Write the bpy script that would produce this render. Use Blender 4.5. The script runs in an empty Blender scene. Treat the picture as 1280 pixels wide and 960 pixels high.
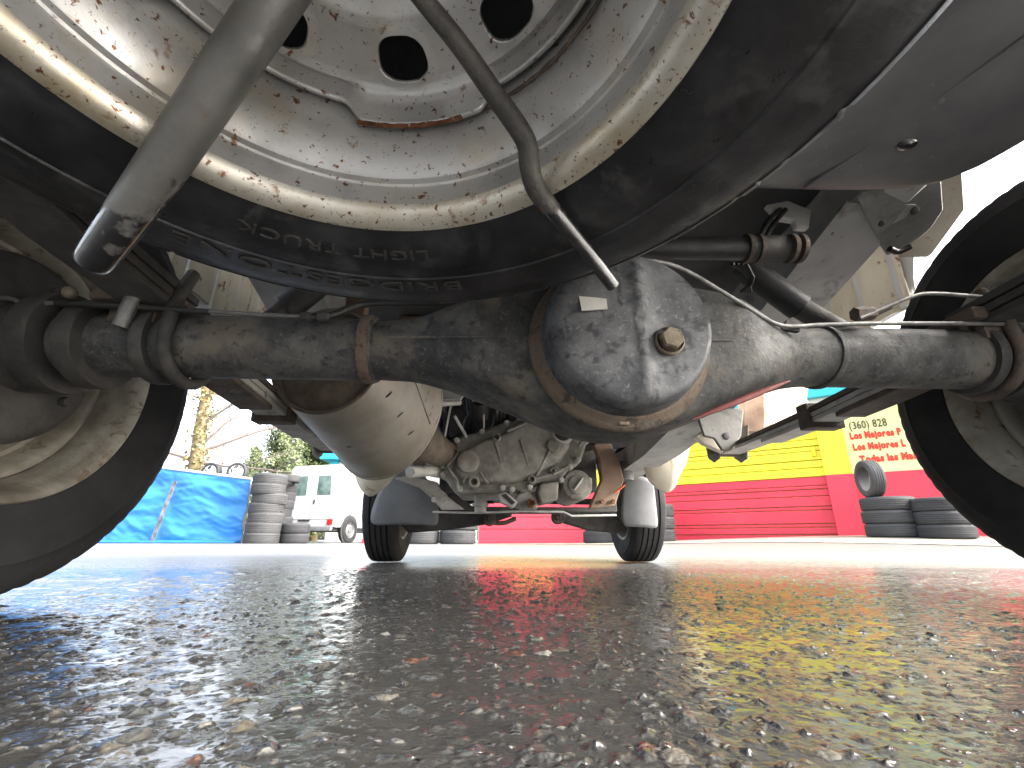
import bpy, bmesh, math, random
import numpy as np
from mathutils import Vector, Matrix, noise as mnoise
random.seed(7); RNG = np.random.default_rng(7)
scene = bpy.context.scene
COL = scene.collection

# ------------------------------------------------------------------ camera, world, sun, exposure
CAM = Vector((-.0987, -.497, .064)); FPX = 576.0
PITCH, YAW, ROLL = .327, .039, .002
fwd = Vector((math.sin(YAW)*math.cos(PITCH), math.cos(YAW)*math.cos(PITCH), math.sin(PITCH)))
rgt = Vector((math.cos(YAW), -math.sin(YAW), 0)); upv = rgt.cross(fwd)
rgt, upv = rgt*math.cos(ROLL)+upv*math.sin(ROLL), upv*math.cos(ROLL)-rgt*math.sin(ROLL)
cam = bpy.data.cameras.new('camera'); co = bpy.data.objects.new('camera', cam); COL.objects.link(co)
M = Matrix((rgt, upv, -fwd)).transposed().to_4x4(); M.translation = CAM
co.matrix_world = M
cam.sensor_width = 36; cam.lens = 36*FPX/1280; cam.clip_start = .005; cam.clip_end = 2000
scene.camera = co

SUN_EL, SUN_AZ = math.radians(36), math.radians(112)     # azimuth from +Y clockwise: off to the right
w = bpy.data.worlds.new('World'); scene.world = w; w.use_nodes = True
nt = w.node_tree; bg = nt.nodes['Background']
sky = nt.nodes.new('ShaderNodeTexSky'); sky.sky_type = 'NISHITA'; sky.sun_disc = False
sky.sun_elevation = SUN_EL; sky.sun_rotation = SUN_AZ
sky.air_density = 1.0; sky.dust_density = 6.0; sky.ozone_density = 1.0
hs = nt.nodes.new('ShaderNodeHueSaturation'); hs.inputs['Saturation'].default_value = .38
nt.links.new(sky.outputs[0], hs.inputs['Color']); nt.links.new(hs.outputs[0], bg.inputs[0])
bg.inputs[1].default_value = .15
sl = bpy.data.lights.new('sun', 'SUN'); sl.energy = .6; sl.angle = math.radians(40); sl.color = (1, .96, .9)
so = bpy.data.objects.new('sun', sl); COL.objects.link(so)
sd = Vector((math.sin(SUN_AZ)*math.cos(SUN_EL), math.cos(SUN_AZ)*math.cos(SUN_EL), math.sin(SUN_EL)))
so.rotation_euler = sd.to_track_quat('Z', 'Y').to_euler()
scene.view_settings.view_transform = 'Standard'; scene.view_settings.look = 'None'
scene.view_settings.exposure = 2.95; scene.view_settings.gamma = 1

# ------------------------------------------------------------------ pixel -> world at a real depth
def ray(px, py): return rgt*((px-640)/FPX) + upv*((480-py)/FPX) + fwd
def at(px, py, Y): d = ray(px, py); return CAM + d*((Y-CAM.y)/d.y)
def atx(px, py, X): d = ray(px, py); return CAM + d*((X-CAM.x)/d.x)
def atz(px, py, Z): d = ray(px, py); return CAM + d*((Z-CAM.z)/d.z)
def atd(px, py, D): return CAM + ray(px, py)*D
def sst(a, b, x): t = min(1, max(0, (x-a)/(b-a))); return t*t*(3-2*t)
def zt(x, y):                                             # the yard is not quite level
    return -.03*sst(.5, 1.5, y)*(1-sst(3, 6.5, y)) + .15*sst(1.0, 6.3, x)*sst(3, 7, y)

# ------------------------------------------------------------------ materials
MATS = {}
def rgba(c): return (c[0], c[1], c[2], 1)
def mat(name, cols, scale=12, rough=(.5, .8), metal=0, bump=0, bscale=None, speck=None, patch=None, spec=.5, coat=0, dist=.003, stretch=None, extra=None):
    """cols: two or three colours over a broad noise; patch/speck = (colour, threshold, scale, softness)"""
    if name in MATS: return MATS[name]
    m = bpy.data.materials.new(name); m.use_nodes = True; t = m.node_tree; N = t.nodes; L = t.links
    b = N['Principled BSDF']; tc = N.new('ShaderNodeTexCoord'); vec = tc.outputs['Object']
    if stretch:
        mp = N.new('ShaderNodeMapping'); mp.inputs['Scale'].default_value = stretch; L.new(vec, mp.inputs[0]); vec = mp.outputs[0]
    def nz(s, det=8, ro=.62, di=0):
        n = N.new('ShaderNodeTexNoise'); n.inputs['Scale'].default_value = s; n.inputs['Detail'].default_value = det
        n.inputs['Roughness'].default_value = ro; n.inputs['Distortion'].default_value = di; L.new(vec, n.inputs['Vector']); return n.outputs['Fac']
    def ramp(f, stops):
        r = N.new('ShaderNodeValToRGB'); L.new(f, r.inputs[0]); e = r.color_ramp.elements
        while len(e) < len(stops): e.new(.5)
        for i, (p, c) in enumerate(stops): e[i].position = p; e[i].color = c if len(c) == 4 else rgba(c)
        return r.outputs[0]
    base = nz(scale)
    n = len(cols)
    c = ramp(base, [(.34+.32*i/max(1, n-1), cols[i]) for i in range(n)]) if n > 1 else None
    if c is None:
        rr = N.new('ShaderNodeRGB'); rr.outputs[0].default_value = rgba(cols[0]); c = rr.outputs[0]
    rmask = None
    for lay in (patch, speck):
        if not lay: continue
        for one in (lay if isinstance(lay, list) else [lay]):
            lc, th, ls, so_ = one
            mk = ramp(nz(ls, 6, .6, .4), [(th-so_, (0, 0, 0)), (th+so_, (1, 1, 1))])
            mx = N.new('ShaderNodeMix'); mx.data_type = 'RGBA'; L.new(mk, mx.inputs[0]); L.new(c, mx.inputs[6]); mx.inputs[7].default_value = rgba(lc); c = mx.outputs[2]; rmask = mk
    L.new(c, b.inputs['Base Color'])
    mr = N.new('ShaderNodeMapRange'); L.new(nz(scale*2.3), mr.inputs[0]); mr.inputs[1].default_value = .3; mr.inputs[2].default_value = .7
    mr.inputs[3].default_value = rough[0]; mr.inputs[4].default_value = rough[1]; L.new(mr.outputs[0], b.inputs['Roughness'])
    b.inputs['Metallic'].default_value = metal; b.inputs['Specular IOR Level'].default_value = spec
    b.inputs['Coat Weight'].default_value = coat; b.inputs['Coat Roughness'].default_value = .12
    if bump:
        bp = N.new('ShaderNodeBump'); bp.inputs['Strength'].default_value = bump; bp.inputs['Distance'].default_value = dist
        L.new(nz(bscale or scale*8, 6, .65), bp.inputs['Height']); L.new(bp.outputs[0], b.inputs['Normal'])
    MATS[name] = m; return m

RUSTC = (.16, .055, .02); RUSTD = (.07, .025, .012); DUST = (.27, .25, .22)
m_axle = mat('axle_black_paint', [(0.032, 0.03264, 0.03392), (0.0672, 0.06656, 0.064), (0.128, 0.1248, 0.112)], 22, (.5, .8), .05, .5, 260, speck=[((.14, .135, .125), .63, 260, .05), ((.03, .03, .032), .60, 80, .06)], patch=((.14, .12, .095), .60, 9, .06), dist=.0015)
m_ring = mat('rusty_flange', [(0.072, 0.054, 0.0396), (0.144, 0.1044, 0.072), (0.108, 0.0972, 0.0792)], 40, (.6, .9), .1, .7, 300, speck=((.04, .035, .03), .62, 90, .05), dist=.0015)
m_cover = mat('cover_black_paint', [(0.04133, 0.0431, 0.04723), (0.09446, 0.09684, 0.1015), (0.1476, 0.1494, 0.1524)], 30, (.45, .72), .15, .35, 320, speck=[((.17, .17, .17), .62, 230, .05), ((.035, .035, .04), .59, 70, .06)], dist=.001)
m_line = mat('brake_pipe_steel', [(.13, .13, .125), (.24, .235, .225)], 60, (.4, .65), .4, .2, 300)
m_dark = mat('dark_grime', [(0.0306, 0.0289, 0.0272), (0.0765, 0.0714, 0.0646)], 20, (.5, .85), 0, .5, 150)
m_darkrust = mat('dark_rust', [(.05, .042, .036), (.11, .082, .062), (.08, .07, .06)], 22, (.6, .9), 0, .6, 160, speck=((.16, .085, .05), .66, 60, .05))
m_leaf = mat('dusty_spring_steel', [(.34, .32, .29), (.52, .505, .475)], 16, (.65, .9), 0, .4, 180, speck=((.12, .07, .04), .66, 50, .05))
m_rim = mat('old_silver_rim', [(0.39, 0.39, 0.3783), (0.5304, 0.5265, 0.5109), (0.5928, 0.5889, 0.5772)], 14, (.30, .50), .5, .25, 500, patch=[((.50, .43, .32), .63, 16, .10), ((.26, .15, .07), .69, 65, .04)], speck=[((.16, .07, .03), .645, 150, .018), ((.14, .075, .04), .65, 340, .02)], dist=.0006)
m_rimlip = mat('rim_lip_steel', [(.52, .48, .39), (.68, .65, .58)], 18, (.25, .45), .55, .2, 400, patch=[((.42, .35, .23), .60, 14, .10), ((.22, .11, .05), .66, 70, .04)], speck=[((.13, .06, .03), .635, 210, .025), ((.10, .05, .03), .65, 430, .03)], dist=.0006)
m_rust = mat('bare_rust', [RUSTD, RUSTC, (.26, .13, .065)], 60, (.7, .95), 0, .8, 400, speck=((.45, .40, .35), .63, 200, .03))
m_tyre = mat('black_rubber', [(.016, .016, .0165), (.03, .03, .0305)], 12, (.75, .9), 0, .25, 350, spec=.2, dist=.0008)
m_tyrewet = mat('wet_worn_rubber', [(0.0066, 0.0066, 0.007425), (0.01485, 0.01485, 0.0165), (0.03094, 0.03094, 0.03218)], 26, (.25, .50), 0, .3, 260, spec=.5, patch=[((.045, .045, .045), .62, 34, .06), ((.006, .006, .007), .62, 16, .03)], dist=.0008)
m_letter = mat('raised_rubber_lettering', [(0.0315, 0.03045, 0.02783), (0.0525, 0.04988, 0.04515)], 40, (.4, .6))
m_tyregrey = mat('weathered_grey_rubber', [(0.0294, 0.03024, 0.0315), (0.0483, 0.04914, 0.0504)], 3, (.7, .9), 0, .3, 60)
m_tyregrey2 = mat('darker_weathered_rubber', [(0.0189, 0.01974, 0.02184), (0.0336, 0.03444, 0.03654)], 3, (.7, .9), 0, .3, 60)
m_muff = mat('aluminised_muffler', [(0.272, 0.2414, 0.1972), (0.3536, 0.323, 0.272), (0.3944, 0.3774, 0.3468)], 7, (.38, .6), .45, .15, 200, speck=((.12, .09, .07), .69, 70, .02), dist=.001)
m_muffcap = mat('rusty_muffler_end', [(.10, .078, .058), (.20, .16, .12)], 22, (.6, .85), .2, .5, 160, speck=((.22, .18, .14), .66, 80, .04))
m_cast = mat('dusty_cast_aluminium', [(0.192, 0.18, 0.156), (0.304, 0.288, 0.256), (0.4, 0.384, 0.344)], 18, (.6, .85), .25, .5, 220, patch=((.16, .145, .125), .6, 9, .08), dist=.0015)
m_castlt = mat('clean_cast_aluminium', [(.42, .41, .38), (.58, .57, .53)], 25, (.5, .7), .3, .3, 200)
m_rail = mat('grey_underseal', [(0.272, 0.2686, 0.2618), (0.374, 0.3706, 0.3604), (0.4216, 0.4182, 0.408)], 9, (.5, .75), 0, .3, 140, speck=((.12, .075, .045), .69, 40, .03), patch=((.14, .13, .12), .66, 14, .06))
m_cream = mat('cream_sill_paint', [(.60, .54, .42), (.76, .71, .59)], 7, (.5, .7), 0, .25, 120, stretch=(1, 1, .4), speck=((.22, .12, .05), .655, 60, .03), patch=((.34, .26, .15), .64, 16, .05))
m_floor = mat('dark_floor_pan', [(.035, .036, .038), (.06, .061, .062)], 5, (.55, .8), 0, .2, 90)
m_gusset = mat('grey_gusset_paint', [(.15, .148, .138), (.22, .217, .20)], 12, (.55, .8), 0, .3, 140, speck=((.13, .09, .06), .66, 60, .04), patch=((.11, .10, .085), .62, 18, .08))
m_creamlit = mat('darkened_cream_paint', [(.15, .13, .095), (.22, .195, .15)], 7, (.55, .75), 0, .25, 120, stretch=(1, 1, .4), speck=((.14, .08, .035), .64, 70, .03), patch=((.20, .15, .08), .62, 16, .06))  # cream darkened in the colour against the strong sky light on the outer gusset
m_panel = mat('smooth_grey_underseal', [(0.099, 0.1013, 0.1057), (0.1305, 0.1327, 0.135), (0.153, 0.153, 0.1507)], 5, (.35, .55), 0, .15, 180, patch=((.085, .085, .09), .56, 9, .12), speck=((.22, .22, .20), .68, 60, .03))
m_flap = mat('grey_mud_flap', [(0.112, 0.1155, 0.119), (0.168, 0.1715, 0.175)], 8, (.5, .7), 0, .2, 90)
m_rubber = mat('black_hose', [(.014, .014, .015), (.035, .034, .033)], 22, (.4, .65), 0, .2, 150)
m_brass = mat('brass_plug', [(.15, .12, .08), (.26, .22, .16)], 60, (.55, .75), .3, .4, 300, speck=((.10, .07, .045), .6, 90, .05))
m_sticker = mat('worn_paper_label', [(.45, .44, .40), (.55, .54, .50)], 50, (.6, .8), speck=((.2, .18, .15), .66, 150, .03))
m_tube = mat('galvanised_tube', [(0.08457, 0.08457, 0.0788), (0.1307, 0.1288, 0.1211), (0.1614, 0.1576, 0.148)], 20, (.35, .6), .35, .35, 240, patch=((.12, .10, .075), .62, 24, .06), dist=.001)
m_wettube = mat('wet_black_tube', [(.012, .012, .013), (.02, .02, .021), (.20, .198, .19)], 38, (.08, .28), .2, .5, 110, coat=.9, dist=.0015)
m_rod = mat('worn_carrier_rod', [(0.0448, 0.04224, 0.0384), (0.096, 0.0896, 0.08)], 40, (.4, .65), .3, .4, 260, speck=((.2, .11, .06), .66, 70, .04))
m_rodwet = mat('wet_rod', [(.015, .015, .016), (.04, .04, .042)], 40, (.08, .3), .1, .2, 200, coat=.8)
m_white = mat('white_van_paint', [(0.521, 0.521, 0.5139), (0.5632, 0.5632, 0.5632)], 2, (.25, .35), 0, coat=.3)
m_glass = mat('tinted_van_glass', [(.05, .09, .08), (.16, .22, .20)], 5, (.05, .1), 0, spec=.7)
m_redl = mat('red_tail_lens', [(.45, .02, .02)], 4, (.15, .2))
m_trim = mat('black_plastic_trim', [(.02, .02, .02), (.035, .035, .035)], 8, (.5, .7))
m_steel = mat('steel_wheel_paint', [(0.12, 0.12, 0.123), (0.18, 0.18, 0.183)], 8, (.4, .6), .3)
m_tarp = mat('blue_tarpaulin', [(0.017, 0.1275, 0.357), (0.0255, 0.1615, 0.425)], 1.6, (.35, .5), 0, .2, 14, dist=.01)
m_strap = mat('webbing_strap', [(.16, .17, .19), (.02, .02, .025)], 14, (.6, .8), stretch=(1, 1, .6))
m_red = mat('red_wall_paint', [(.56, .028, .055), (.62, .036, .066)], 1.4, (.45, .6), 0, .1, 30)
m_yel = mat('yellow_wall_paint', [(.68, .60, .02), (.72, .65, .03)], 1.3, (.45, .6), 0, .1, 30)
m_sign = mat('pale_yellow_sign', [(.62, .58, .26), (.66, .62, .30)], 1.3, (.5, .6))
m_teal = mat('turquoise_fascia', [(.02, .36, .46), (.03, .42, .52)], 1.5, (.4, .6))
m_wallw = mat('off_white_wall', [(.55, .53, .47), (.63, .61, .56)], 1.3, (.6, .8), 0, .2, 30)
m_ink = mat('olive_sign_ink', [(.03, .035, .008)], 3, (.5, .6))
m_redink = mat('red_sign_ink', [(.55, .03, .01)], 3, (.5, .6))
m_conc = mat('pale_concrete', [(.26, .23, .185), (.36, .33, .28)], 1.2, (.35, .6), 0, .3, 60)
m_bark = mat('ivy_bark', [(0.096, 0.072, 0.036), (0.156, 0.12, 0.06)], 6, (.8, .95), 0, .6, 30)
m_twig = mat('bare_twig', [(.10, .08, .07), (.16, .13, .11)], 8, (.8, .9))
m_ivy = mat('ivy_leaf', [(.07, .065, .02), (.16, .13, .045)], 5, (.5, .7))
m_con1 = mat('blue_green_conifer', [(.06, .085, .035), (.12, .14, .06)], .9, (.6, .8))
m_con2 = mat('dark_green_conifer', [(.035, .06, .012), (.09, .12, .03)], .9, (.6, .8))
m_alloy = mat('silver_alloy', [(.55, .55, .55), (.65, .65, .65)], 6, (.25, .4), .6)
m_brown = mat('brown_heat_shield', [(.18, .115, .08), (.30, .21, .15)], 14, (.55, .8), .2, .3, 140)
m_redreflect = mat('red_reflection_tint', [(.16, .035, .03), (.22, .06, .05)], 16, (.5, .8), 0, .3, 120)  # red reflection put into the colour, for the housing's lower lip
m_wire = mat('orange_wire', [(.45, .09, .03)], 10, (.4, .5))
m_bright = mat('scraped_bare_edge', [(.50, .49, .46), (.62, .61, .58)], 40, (.4, .6), .2, .2, 200)

def wet_end(m0, y0, wd, streak=False):
    """a copy of a metal whose lower end, beyond world y0, is soaked black with an irregular tide line"""
    m = m0.copy(); m.name = m0.name+'_soaked'; t = m.node_tree; N = t.nodes; L = t.links; b = N['Principled BSDF']
    tc = N.new('ShaderNodeTexCoord'); sx = N.new('ShaderNodeSeparateXYZ'); L.new(tc.outputs['Object'], sx.inputs[0])
    nz = N.new('ShaderNodeTexNoise'); nz.inputs['Scale'].default_value = 55; nz.inputs['Detail'].default_value = 5; L.new(tc.outputs['Object'], nz.inputs['Vector'])
    md = N.new('ShaderNodeMath'); md.operation = 'MULTIPLY_ADD'; L.new(nz.outputs['Fac'], md.inputs[0]); md.inputs[1].default_value = wd*2.2; md.inputs[2].default_value = -wd*1.1
    ad = N.new('ShaderNodeMath'); ad.operation = 'ADD'; L.new(sx.outputs['Y'], ad.inputs[0]); L.new(md.outputs[0], ad.inputs[1])
    mr = N.new('ShaderNodeMapRange'); L.new(ad.outputs[0], mr.inputs[0]); mr.inputs[1].default_value = y0-.0025; mr.inputs[2].default_value = y0+.0025
    n2 = N.new('ShaderNodeTexNoise'); n2.inputs['Scale'].default_value = 75; n2.inputs['Detail'].default_value = 6; L.new(tc.outputs['Object'], n2.inputs['Vector'])
    cr = N.new('ShaderNodeValToRGB'); L.new(n2.outputs['Fac'], cr.inputs[0]); e = cr.color_ramp.elements; e[0].position = .5; e[0].color = (.010, .010, .011, 1); e[1].position = .62; e[1].color = (.16, .155, .145, 1) if streak else (.03, .03, .031, 1)
    mx = N.new('ShaderNodeMix'); mx.data_type = 'RGBA'; L.new(mr.outputs[0], mx.inputs[0]); L.new(b.inputs['Base Color'].links[0].from_socket, mx.inputs[6]); L.new(cr.outputs[0], mx.inputs[7]); L.new(mx.outputs[2], b.inputs['Base Color'])
    rm = N.new('ShaderNodeMix'); L.new(mr.outputs[0], rm.inputs[0]); L.new(b.inputs['Roughness'].links[0].from_socket, rm.inputs[2]); rm.inputs[3].default_value = .12; L.new(rm.outputs[0], b.inputs['Roughness'])
    L.new(mr.outputs[0], b.inputs['Coat Weight']); b.inputs['Coat Roughness'].default_value = .06
    return m
# ------------------------------------------------------------------ mesh helpers
class MB:
    def __init__(s): s.v = []; s.f = []; s.mi = []
    def add(s, v, f, mi=0):
        o = len(s.v); s.v += [tuple(p) for p in v]; s.f += [tuple(i+o for i in q) for q in f]; s.mi += [mi]*len(f); return s
    def box(s, c, size, rot=None, mi=0, bev=0):
        bm = bmesh.new(); bmesh.ops.create_cube(bm, size=1)
        for v in bm.verts: v.co = Vector((v.co.x*size[0], v.co.y*size[1], v.co.z*size[2]))
        if bev: bmesh.ops.bevel(bm, geom=list(bm.edges), offset=bev, segments=2, affect='EDGES', profile=.6)
        R = rot if rot is not None else Matrix.Identity(3)
        vs = [R @ v.co + Vector(c) for v in bm.verts]; bm.verts.index_update()
        s.add(vs, [[v.index for v in f.verts] for f in bm.faces], mi); bm.free(); return s
    def ring(s, rings, closed=True, cap0=False, cap1=False, mi=0, flip=False):
        n = len(rings[0]); v = [p for r in rings for p in r]; f = []
        for i in range(len(rings)-1):
            for j in range(n if closed else n-1):
                k = (j+1) % n; q = (i*n+j, i*n+k, (i+1)*n+k, (i+1)*n+j); f.append(q[::-1] if flip else q)
        if cap0: f.append(tuple(range(n))[::-1])
        if cap1: f.append(tuple((len(rings)-1)*n+j for j in range(n)))
        return s.add(v, f, mi)
    def tube(s, pts, rad, seg=12, caps=True, mi=0, smooth=0, flat=1):
        P = [Vector(p) for p in pts]; Rr = list(rad) if hasattr(rad, '__len__') else [rad]*len(P)
        for _ in range(smooth):
            Q = [P[0]]; RQ = [Rr[0]]
            for i in range(len(P)-1):
                Q += [P[i].lerp(P[i+1], .25), P[i].lerp(P[i+1], .75)]; RQ += [Rr[i]*.75+Rr[i+1]*.25, Rr[i]*.25+Rr[i+1]*.75]
            Q.append(P[-1]); RQ.append(Rr[-1]); P, Rr = Q, RQ
        ax = None; rings = []
        for i, p in enumerate(P):
            t = (P[min(i+1, len(P)-1)]-P[max(i-1, 0)]).normalized()
            if ax is None: ax = t.orthogonal().normalized()
            ax = (ax - t*ax.dot(t)).normalized(); b = t.cross(ax)
            rings.append([p + ax*(math.cos(2*math.pi*j/seg)*Rr[i]) + b*(math.sin(2*math.pi*j/seg)*Rr[i]*flat) for j in range(seg)])
        return s.ring(rings, True, caps, caps, mi)
    def lathe(s, prof, seg=64, M=None, mi=0, mod=None, closed=False, arc=None, flip=False):
        """prof of (r, z) round local Z; M places it"""
        M = M or Matrix.Identity(4); rings = []
        for i, (r, z) in enumerate(prof):
            rg = []
            for j in range(seg):
                th = 2*math.pi*j/seg; dr, dz = mod(i, th) if mod else (0, 0)
                rg.append(M @ Vector(((r+dr)*math.cos(th), (r+dr)*math.sin(th), z+dz)))
            rings.append(rg)
        if closed: rings.append(rings[0])
        return s.ring(rings, True, mi=mi, flip=flip)
    def prism(s, pts, off, mi=0):
        """polygon of world points extruded by the vector off"""
        n = len(pts); off = Vector(off); A = [Vector(p) for p in pts]; B = [p+off for p in A]
        f = [tuple(range(n)), tuple(range(2*n-1, n-1, -1))] + [((j+1) % n, j, n+j, n+(j+1) % n) for j in range(n)]
        return s.add(A+B, f, mi)
    def hexa(s, c, axis, r, h, n=6, mi=0, r2=None):
        a = Vector(axis).normalized(); x = a.orthogonal().normalized(); y = a.cross(x); c = Vector(c); r2 = r2 or r
        rg = lambda o, q: [c+a*o+(x*math.cos(2*math.pi*j/n)+y*math.sin(2*math.pi*j/n))*q for j in range(n)]
        return s.ring([rg(0, r), rg(h*.8, r), rg(h, r2*.86)], True, True, True, mi)
    def blob(s, c, rx, ry, rz, seg=20, rings=12, mi=0):
        R = []
        for i in range(rings+1):
            ph = -math.pi/2+math.pi*i/rings
            R.append([Vector(c)+Vector((rx*math.cos(ph)*math.cos(2*math.pi*j/seg), ry*math.cos(ph)*math.sin(2*math.pi*j/seg), rz*math.sin(ph))) for j in range(seg)])
        return s.ring(R, True, mi=mi)
    def obj(s, name, m, parent=None, smooth=True, bevel=0, angle=40):
        me = bpy.data.meshes.new(name); me.from_pydata(s.v, [], s.f); 
        for mm in (m if isinstance(m, (list, tuple)) else [m]): me.materials.append(mm)
        if any(s.mi): me.polygons.foreach_set('material_index', s.mi)
        bm = bmesh.new(); bm.from_mesh(me); bmesh.ops.remove_doubles(bm, verts=bm.verts, dist=1e-6)
        bmesh.ops.recalc_face_normals(bm, faces=bm.faces); bm.to_mesh(me); bm.free()
        if smooth:
            me.polygons.foreach_set('use_smooth', [True]*len(me.polygons)); me.set_sharp_from_angle(angle=math.radians(angle))
        o = bpy.data.objects.new(name, me); COL.objects.link(o)
        if bevel:
            bv = o.modifiers.new('bevel', 'BEVEL'); bv.width = bevel; bv.segments = 2; bv.limit_method = 'ANGLE'; bv.harden_normals = False
        if parent: o.parent = parent; o.matrix_parent_inverse = parent.matrix_world.inverted() if False else parent_inv(parent)
        return o
def parent_inv(p):
    m = Matrix.Identity(4)
    while p: m = p.matrix_parent_inverse @ p.matrix_basis @ m if False else (p.matrix_parent_inverse @ p.matrix_basis) @ m; p = p.parent
    return m.inverted()
def empty(name, loc=(0, 0, 0), rotz=0, parent=None):
    o = bpy.data.objects.new(name, None); COL.objects.link(o); o.empty_display_size = .1
    o.location = loc; o.rotation_euler = (0, 0, rotz)
    if parent: o.parent = parent; o.matrix_parent_inverse = parent_inv(parent)
    return o
def tag(o, label=None, cat=None, group=None, kind=None):
    if label: o['label'] = label
    if cat: o['category'] = cat
    if group: o['group'] = group
    if kind: o['kind'] = kind
    return o
def copy_tree(o, parent=None):
    c = o.copy(); COL.objects.link(c)
    if parent: c.parent = parent
    for ch in list(o.children): copy_tree(ch, c)
    return c
def glyphs(txt, size, ext=.0005, off=0):
    """list of (advance x, verts, faces) for each letter, built with the default font"""
    out = []
    def width(s_):
        cu = bpy.data.curves.new('t', 'FONT'); cu.body = s_; cu.size = size; cu.extrude = ext; cu.offset = off; cu.resolution_u = 3
        ob = bpy.data.objects.new('t', cu); COL.objects.link(ob); bpy.context.view_layer.update()
        me = bpy.data.meshes.new_from_object(ob.evaluated_get(bpy.context.evaluated_depsgraph_get()))
        v = [x.co.copy() for x in me.vertices]; f = [tuple(p.vertices) for p in me.polygons]
        bpy.data.objects.remove(ob); bpy.data.curves.remove(cu); bpy.data.meshes.remove(me); return v, f
    x = 0
    for ch in txt:
        if ch == ' ': x += size*.32; continue
        v, f = width(ch); w_ = max(p.x for p in v); out.append((x, w_, v, f)); x += w_+size*.07
    return out, x

# ------------------------------------------------------------------ ground
def ground_material():
    m = bpy.data.materials.new('wet_asphalt'); m.use_nodes = True; t = m.node_tree; N = t.nodes; L = t.links; b = N['Principled BSDF']
    tc = N.new('ShaderNodeTexCoord'); vec0 = tc.outputs['Object']
    def node(ty, **k):
        n = N.new(ty)
        for a, v in k.items(): setattr(n, a, v)
        return n
    def mth(op, a, b_=None, c_=None, clamp=False):
        n = N.new('ShaderNodeMath'); n.operation = op; n.use_clamp = clamp
        for i, x in enumerate((a, b_, c_)):
            if x is None: continue
            if isinstance(x, (int, float)): n.inputs[i].default_value = x
            else: L.new(x, n.inputs[i])
        return n.outputs[0]
    def noise(s, d=4, r=.6, v=vec0, col=False):
        n = N.new('ShaderNodeTexNoise'); n.inputs['Scale'].default_value = s; n.inputs['Detail'].default_value = d; n.inputs['Roughness'].default_value = r; L.new(v, n.inputs['Vector'])
        return n.outputs['Color'] if col else n.outputs['Fac']
    wv = N.new('ShaderNodeVectorMath'); wv.operation = 'MULTIPLY_ADD'
    L.new(noise(140, 2, .5, col=True), wv.inputs[0]); wv.inputs[1].default_value = (.008, .008, 0); L.new(vec0, wv.inputs[2]); vec = wv.outputs[0]
    fl = N.new('ShaderNodeVectorMath'); fl.operation = 'MULTIPLY'; L.new(vec, fl.inputs[0]); fl.inputs[1].default_value = (1, 1, 0); vec = fl.outputs[0]
    def voro(s, feat='F1'):
        n = N.new('ShaderNodeTexVoronoi'); n.feature = feat; n.inputs['Scale'].default_value = s; n.inputs['Randomness'].default_value = 1; L.new(vec, n.inputs['Vector']); return n
    def mr(x, a, b_, c=0., d=1., smooth=True):
        n = N.new('ShaderNodeMapRange'); n.interpolation_type = 'SMOOTHSTEP' if smooth else 'LINEAR'
        L.new(x, n.inputs[0]); n.inputs[1].default_value = a; n.inputs[2].default_value = b_; n.inputs[3].default_value = c; n.inputs[4].default_value = d; return n.outputs[0]
    V1, V2, V3 = voro(64), voro(120), voro(235)
    sep = lambda v: (lambda s_: (L.new(v.outputs['Color'], s_.inputs[0]), s_)[1])(N.new('ShaderNodeSeparateColor'))
    S1, S2, S3 = sep(V1), sep(V2), sep(V3)
    # dome of each stone; only some cells carry a stone standing proud
    d1 = mth('MULTIPLY', mr(V1.outputs['Distance'], .46, .16), mr(S1.outputs[0], .66, .86)) 
    d2 = mth('MULTIPLY', mr(V2.outputs['Distance'], .55, .02), mr(S2.outputs[0], -.4, 1., smooth=False))
    d3 = mth('MULTIPLY', mr(V3.outputs['Distance'], .55, .02), mr(S3.outputs[0], -.3, 1., smooth=False))
    h = mth('ADD', mth('MULTIPLY', d1, .0018), mth('ADD', mth('MULTIPLY', d2, .0023), mth('MULTIPLY', d3, .0014)))
    fine = noise(420, 4, .6); mid = noise(46, 4, .55)
    h = mth('ADD', h, mth('MULTIPLY', fine, .0009)); h = mth('ADD', h, mth('MULTIPLY', mid, .0026))
    water = mth('ADD', mth('MULTIPLY', noise(3.1, 3, .5), .0012), .0012)
    wet = mr(mth('SUBTRACT', water, h), -.0003, .0003)
    hw = mth('SMOOTH_MAX', h, mth('ADD', water, mth('MULTIPLY', noise(85, 2, .5), .0006)), .0008)
    # colours: dark binder, grey / tan / red / pale stones
    def stones(S, V):
        r = N.new('ShaderNodeValToRGB'); r.color_ramp.interpolation = 'CONSTANT'; L.new(S.outputs[1], r.inputs[0]); e = r.color_ramp.elements
        cs = [(0, (.075, .075, .07)), (.22, (.12, .115, .10)), (.40, (.05, .052, .055)), (.56, (.16, .14, .105)), (.68, (.10, .105, .10)), (.78, (.20, .185, .155)), (.87, (.15, .075, .05)), (.94, (.30, .29, .26))]
        while len(e) < len(cs): e.new(.5)
        for i, (p, c) in enumerate(cs): e[i].position = p; e[i].color = rgba(c)
        return r.outputs[0]
    def mix(f, a, b_):
        n = N.new('ShaderNodeMix'); n.data_type = 'RGBA'; L.new(f, n.inputs[0])
        for i, x in ((6, a), (7, b_)):
            if isinstance(x, tuple): n.inputs[i].default_value = rgba(x)
            else: L.new(x, n.inputs[i])
        return n.outputs[2]
    c = mix(mth('MULTIPLY', mr(d3, .25, .6), mr(S3.outputs[2], .35, .6)), mix(mid, (.042, .0415, .04), (.078, .076, .072)), stones(S3, V3))
    c = mix(mth('MULTIPLY', mr(d2, .25, .55), mr(S2.outputs[2], .5, .6)), c, stones(S2, V2)); c = mix(mr(d1, .2, .45), c, stones(S1, V1))
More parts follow.
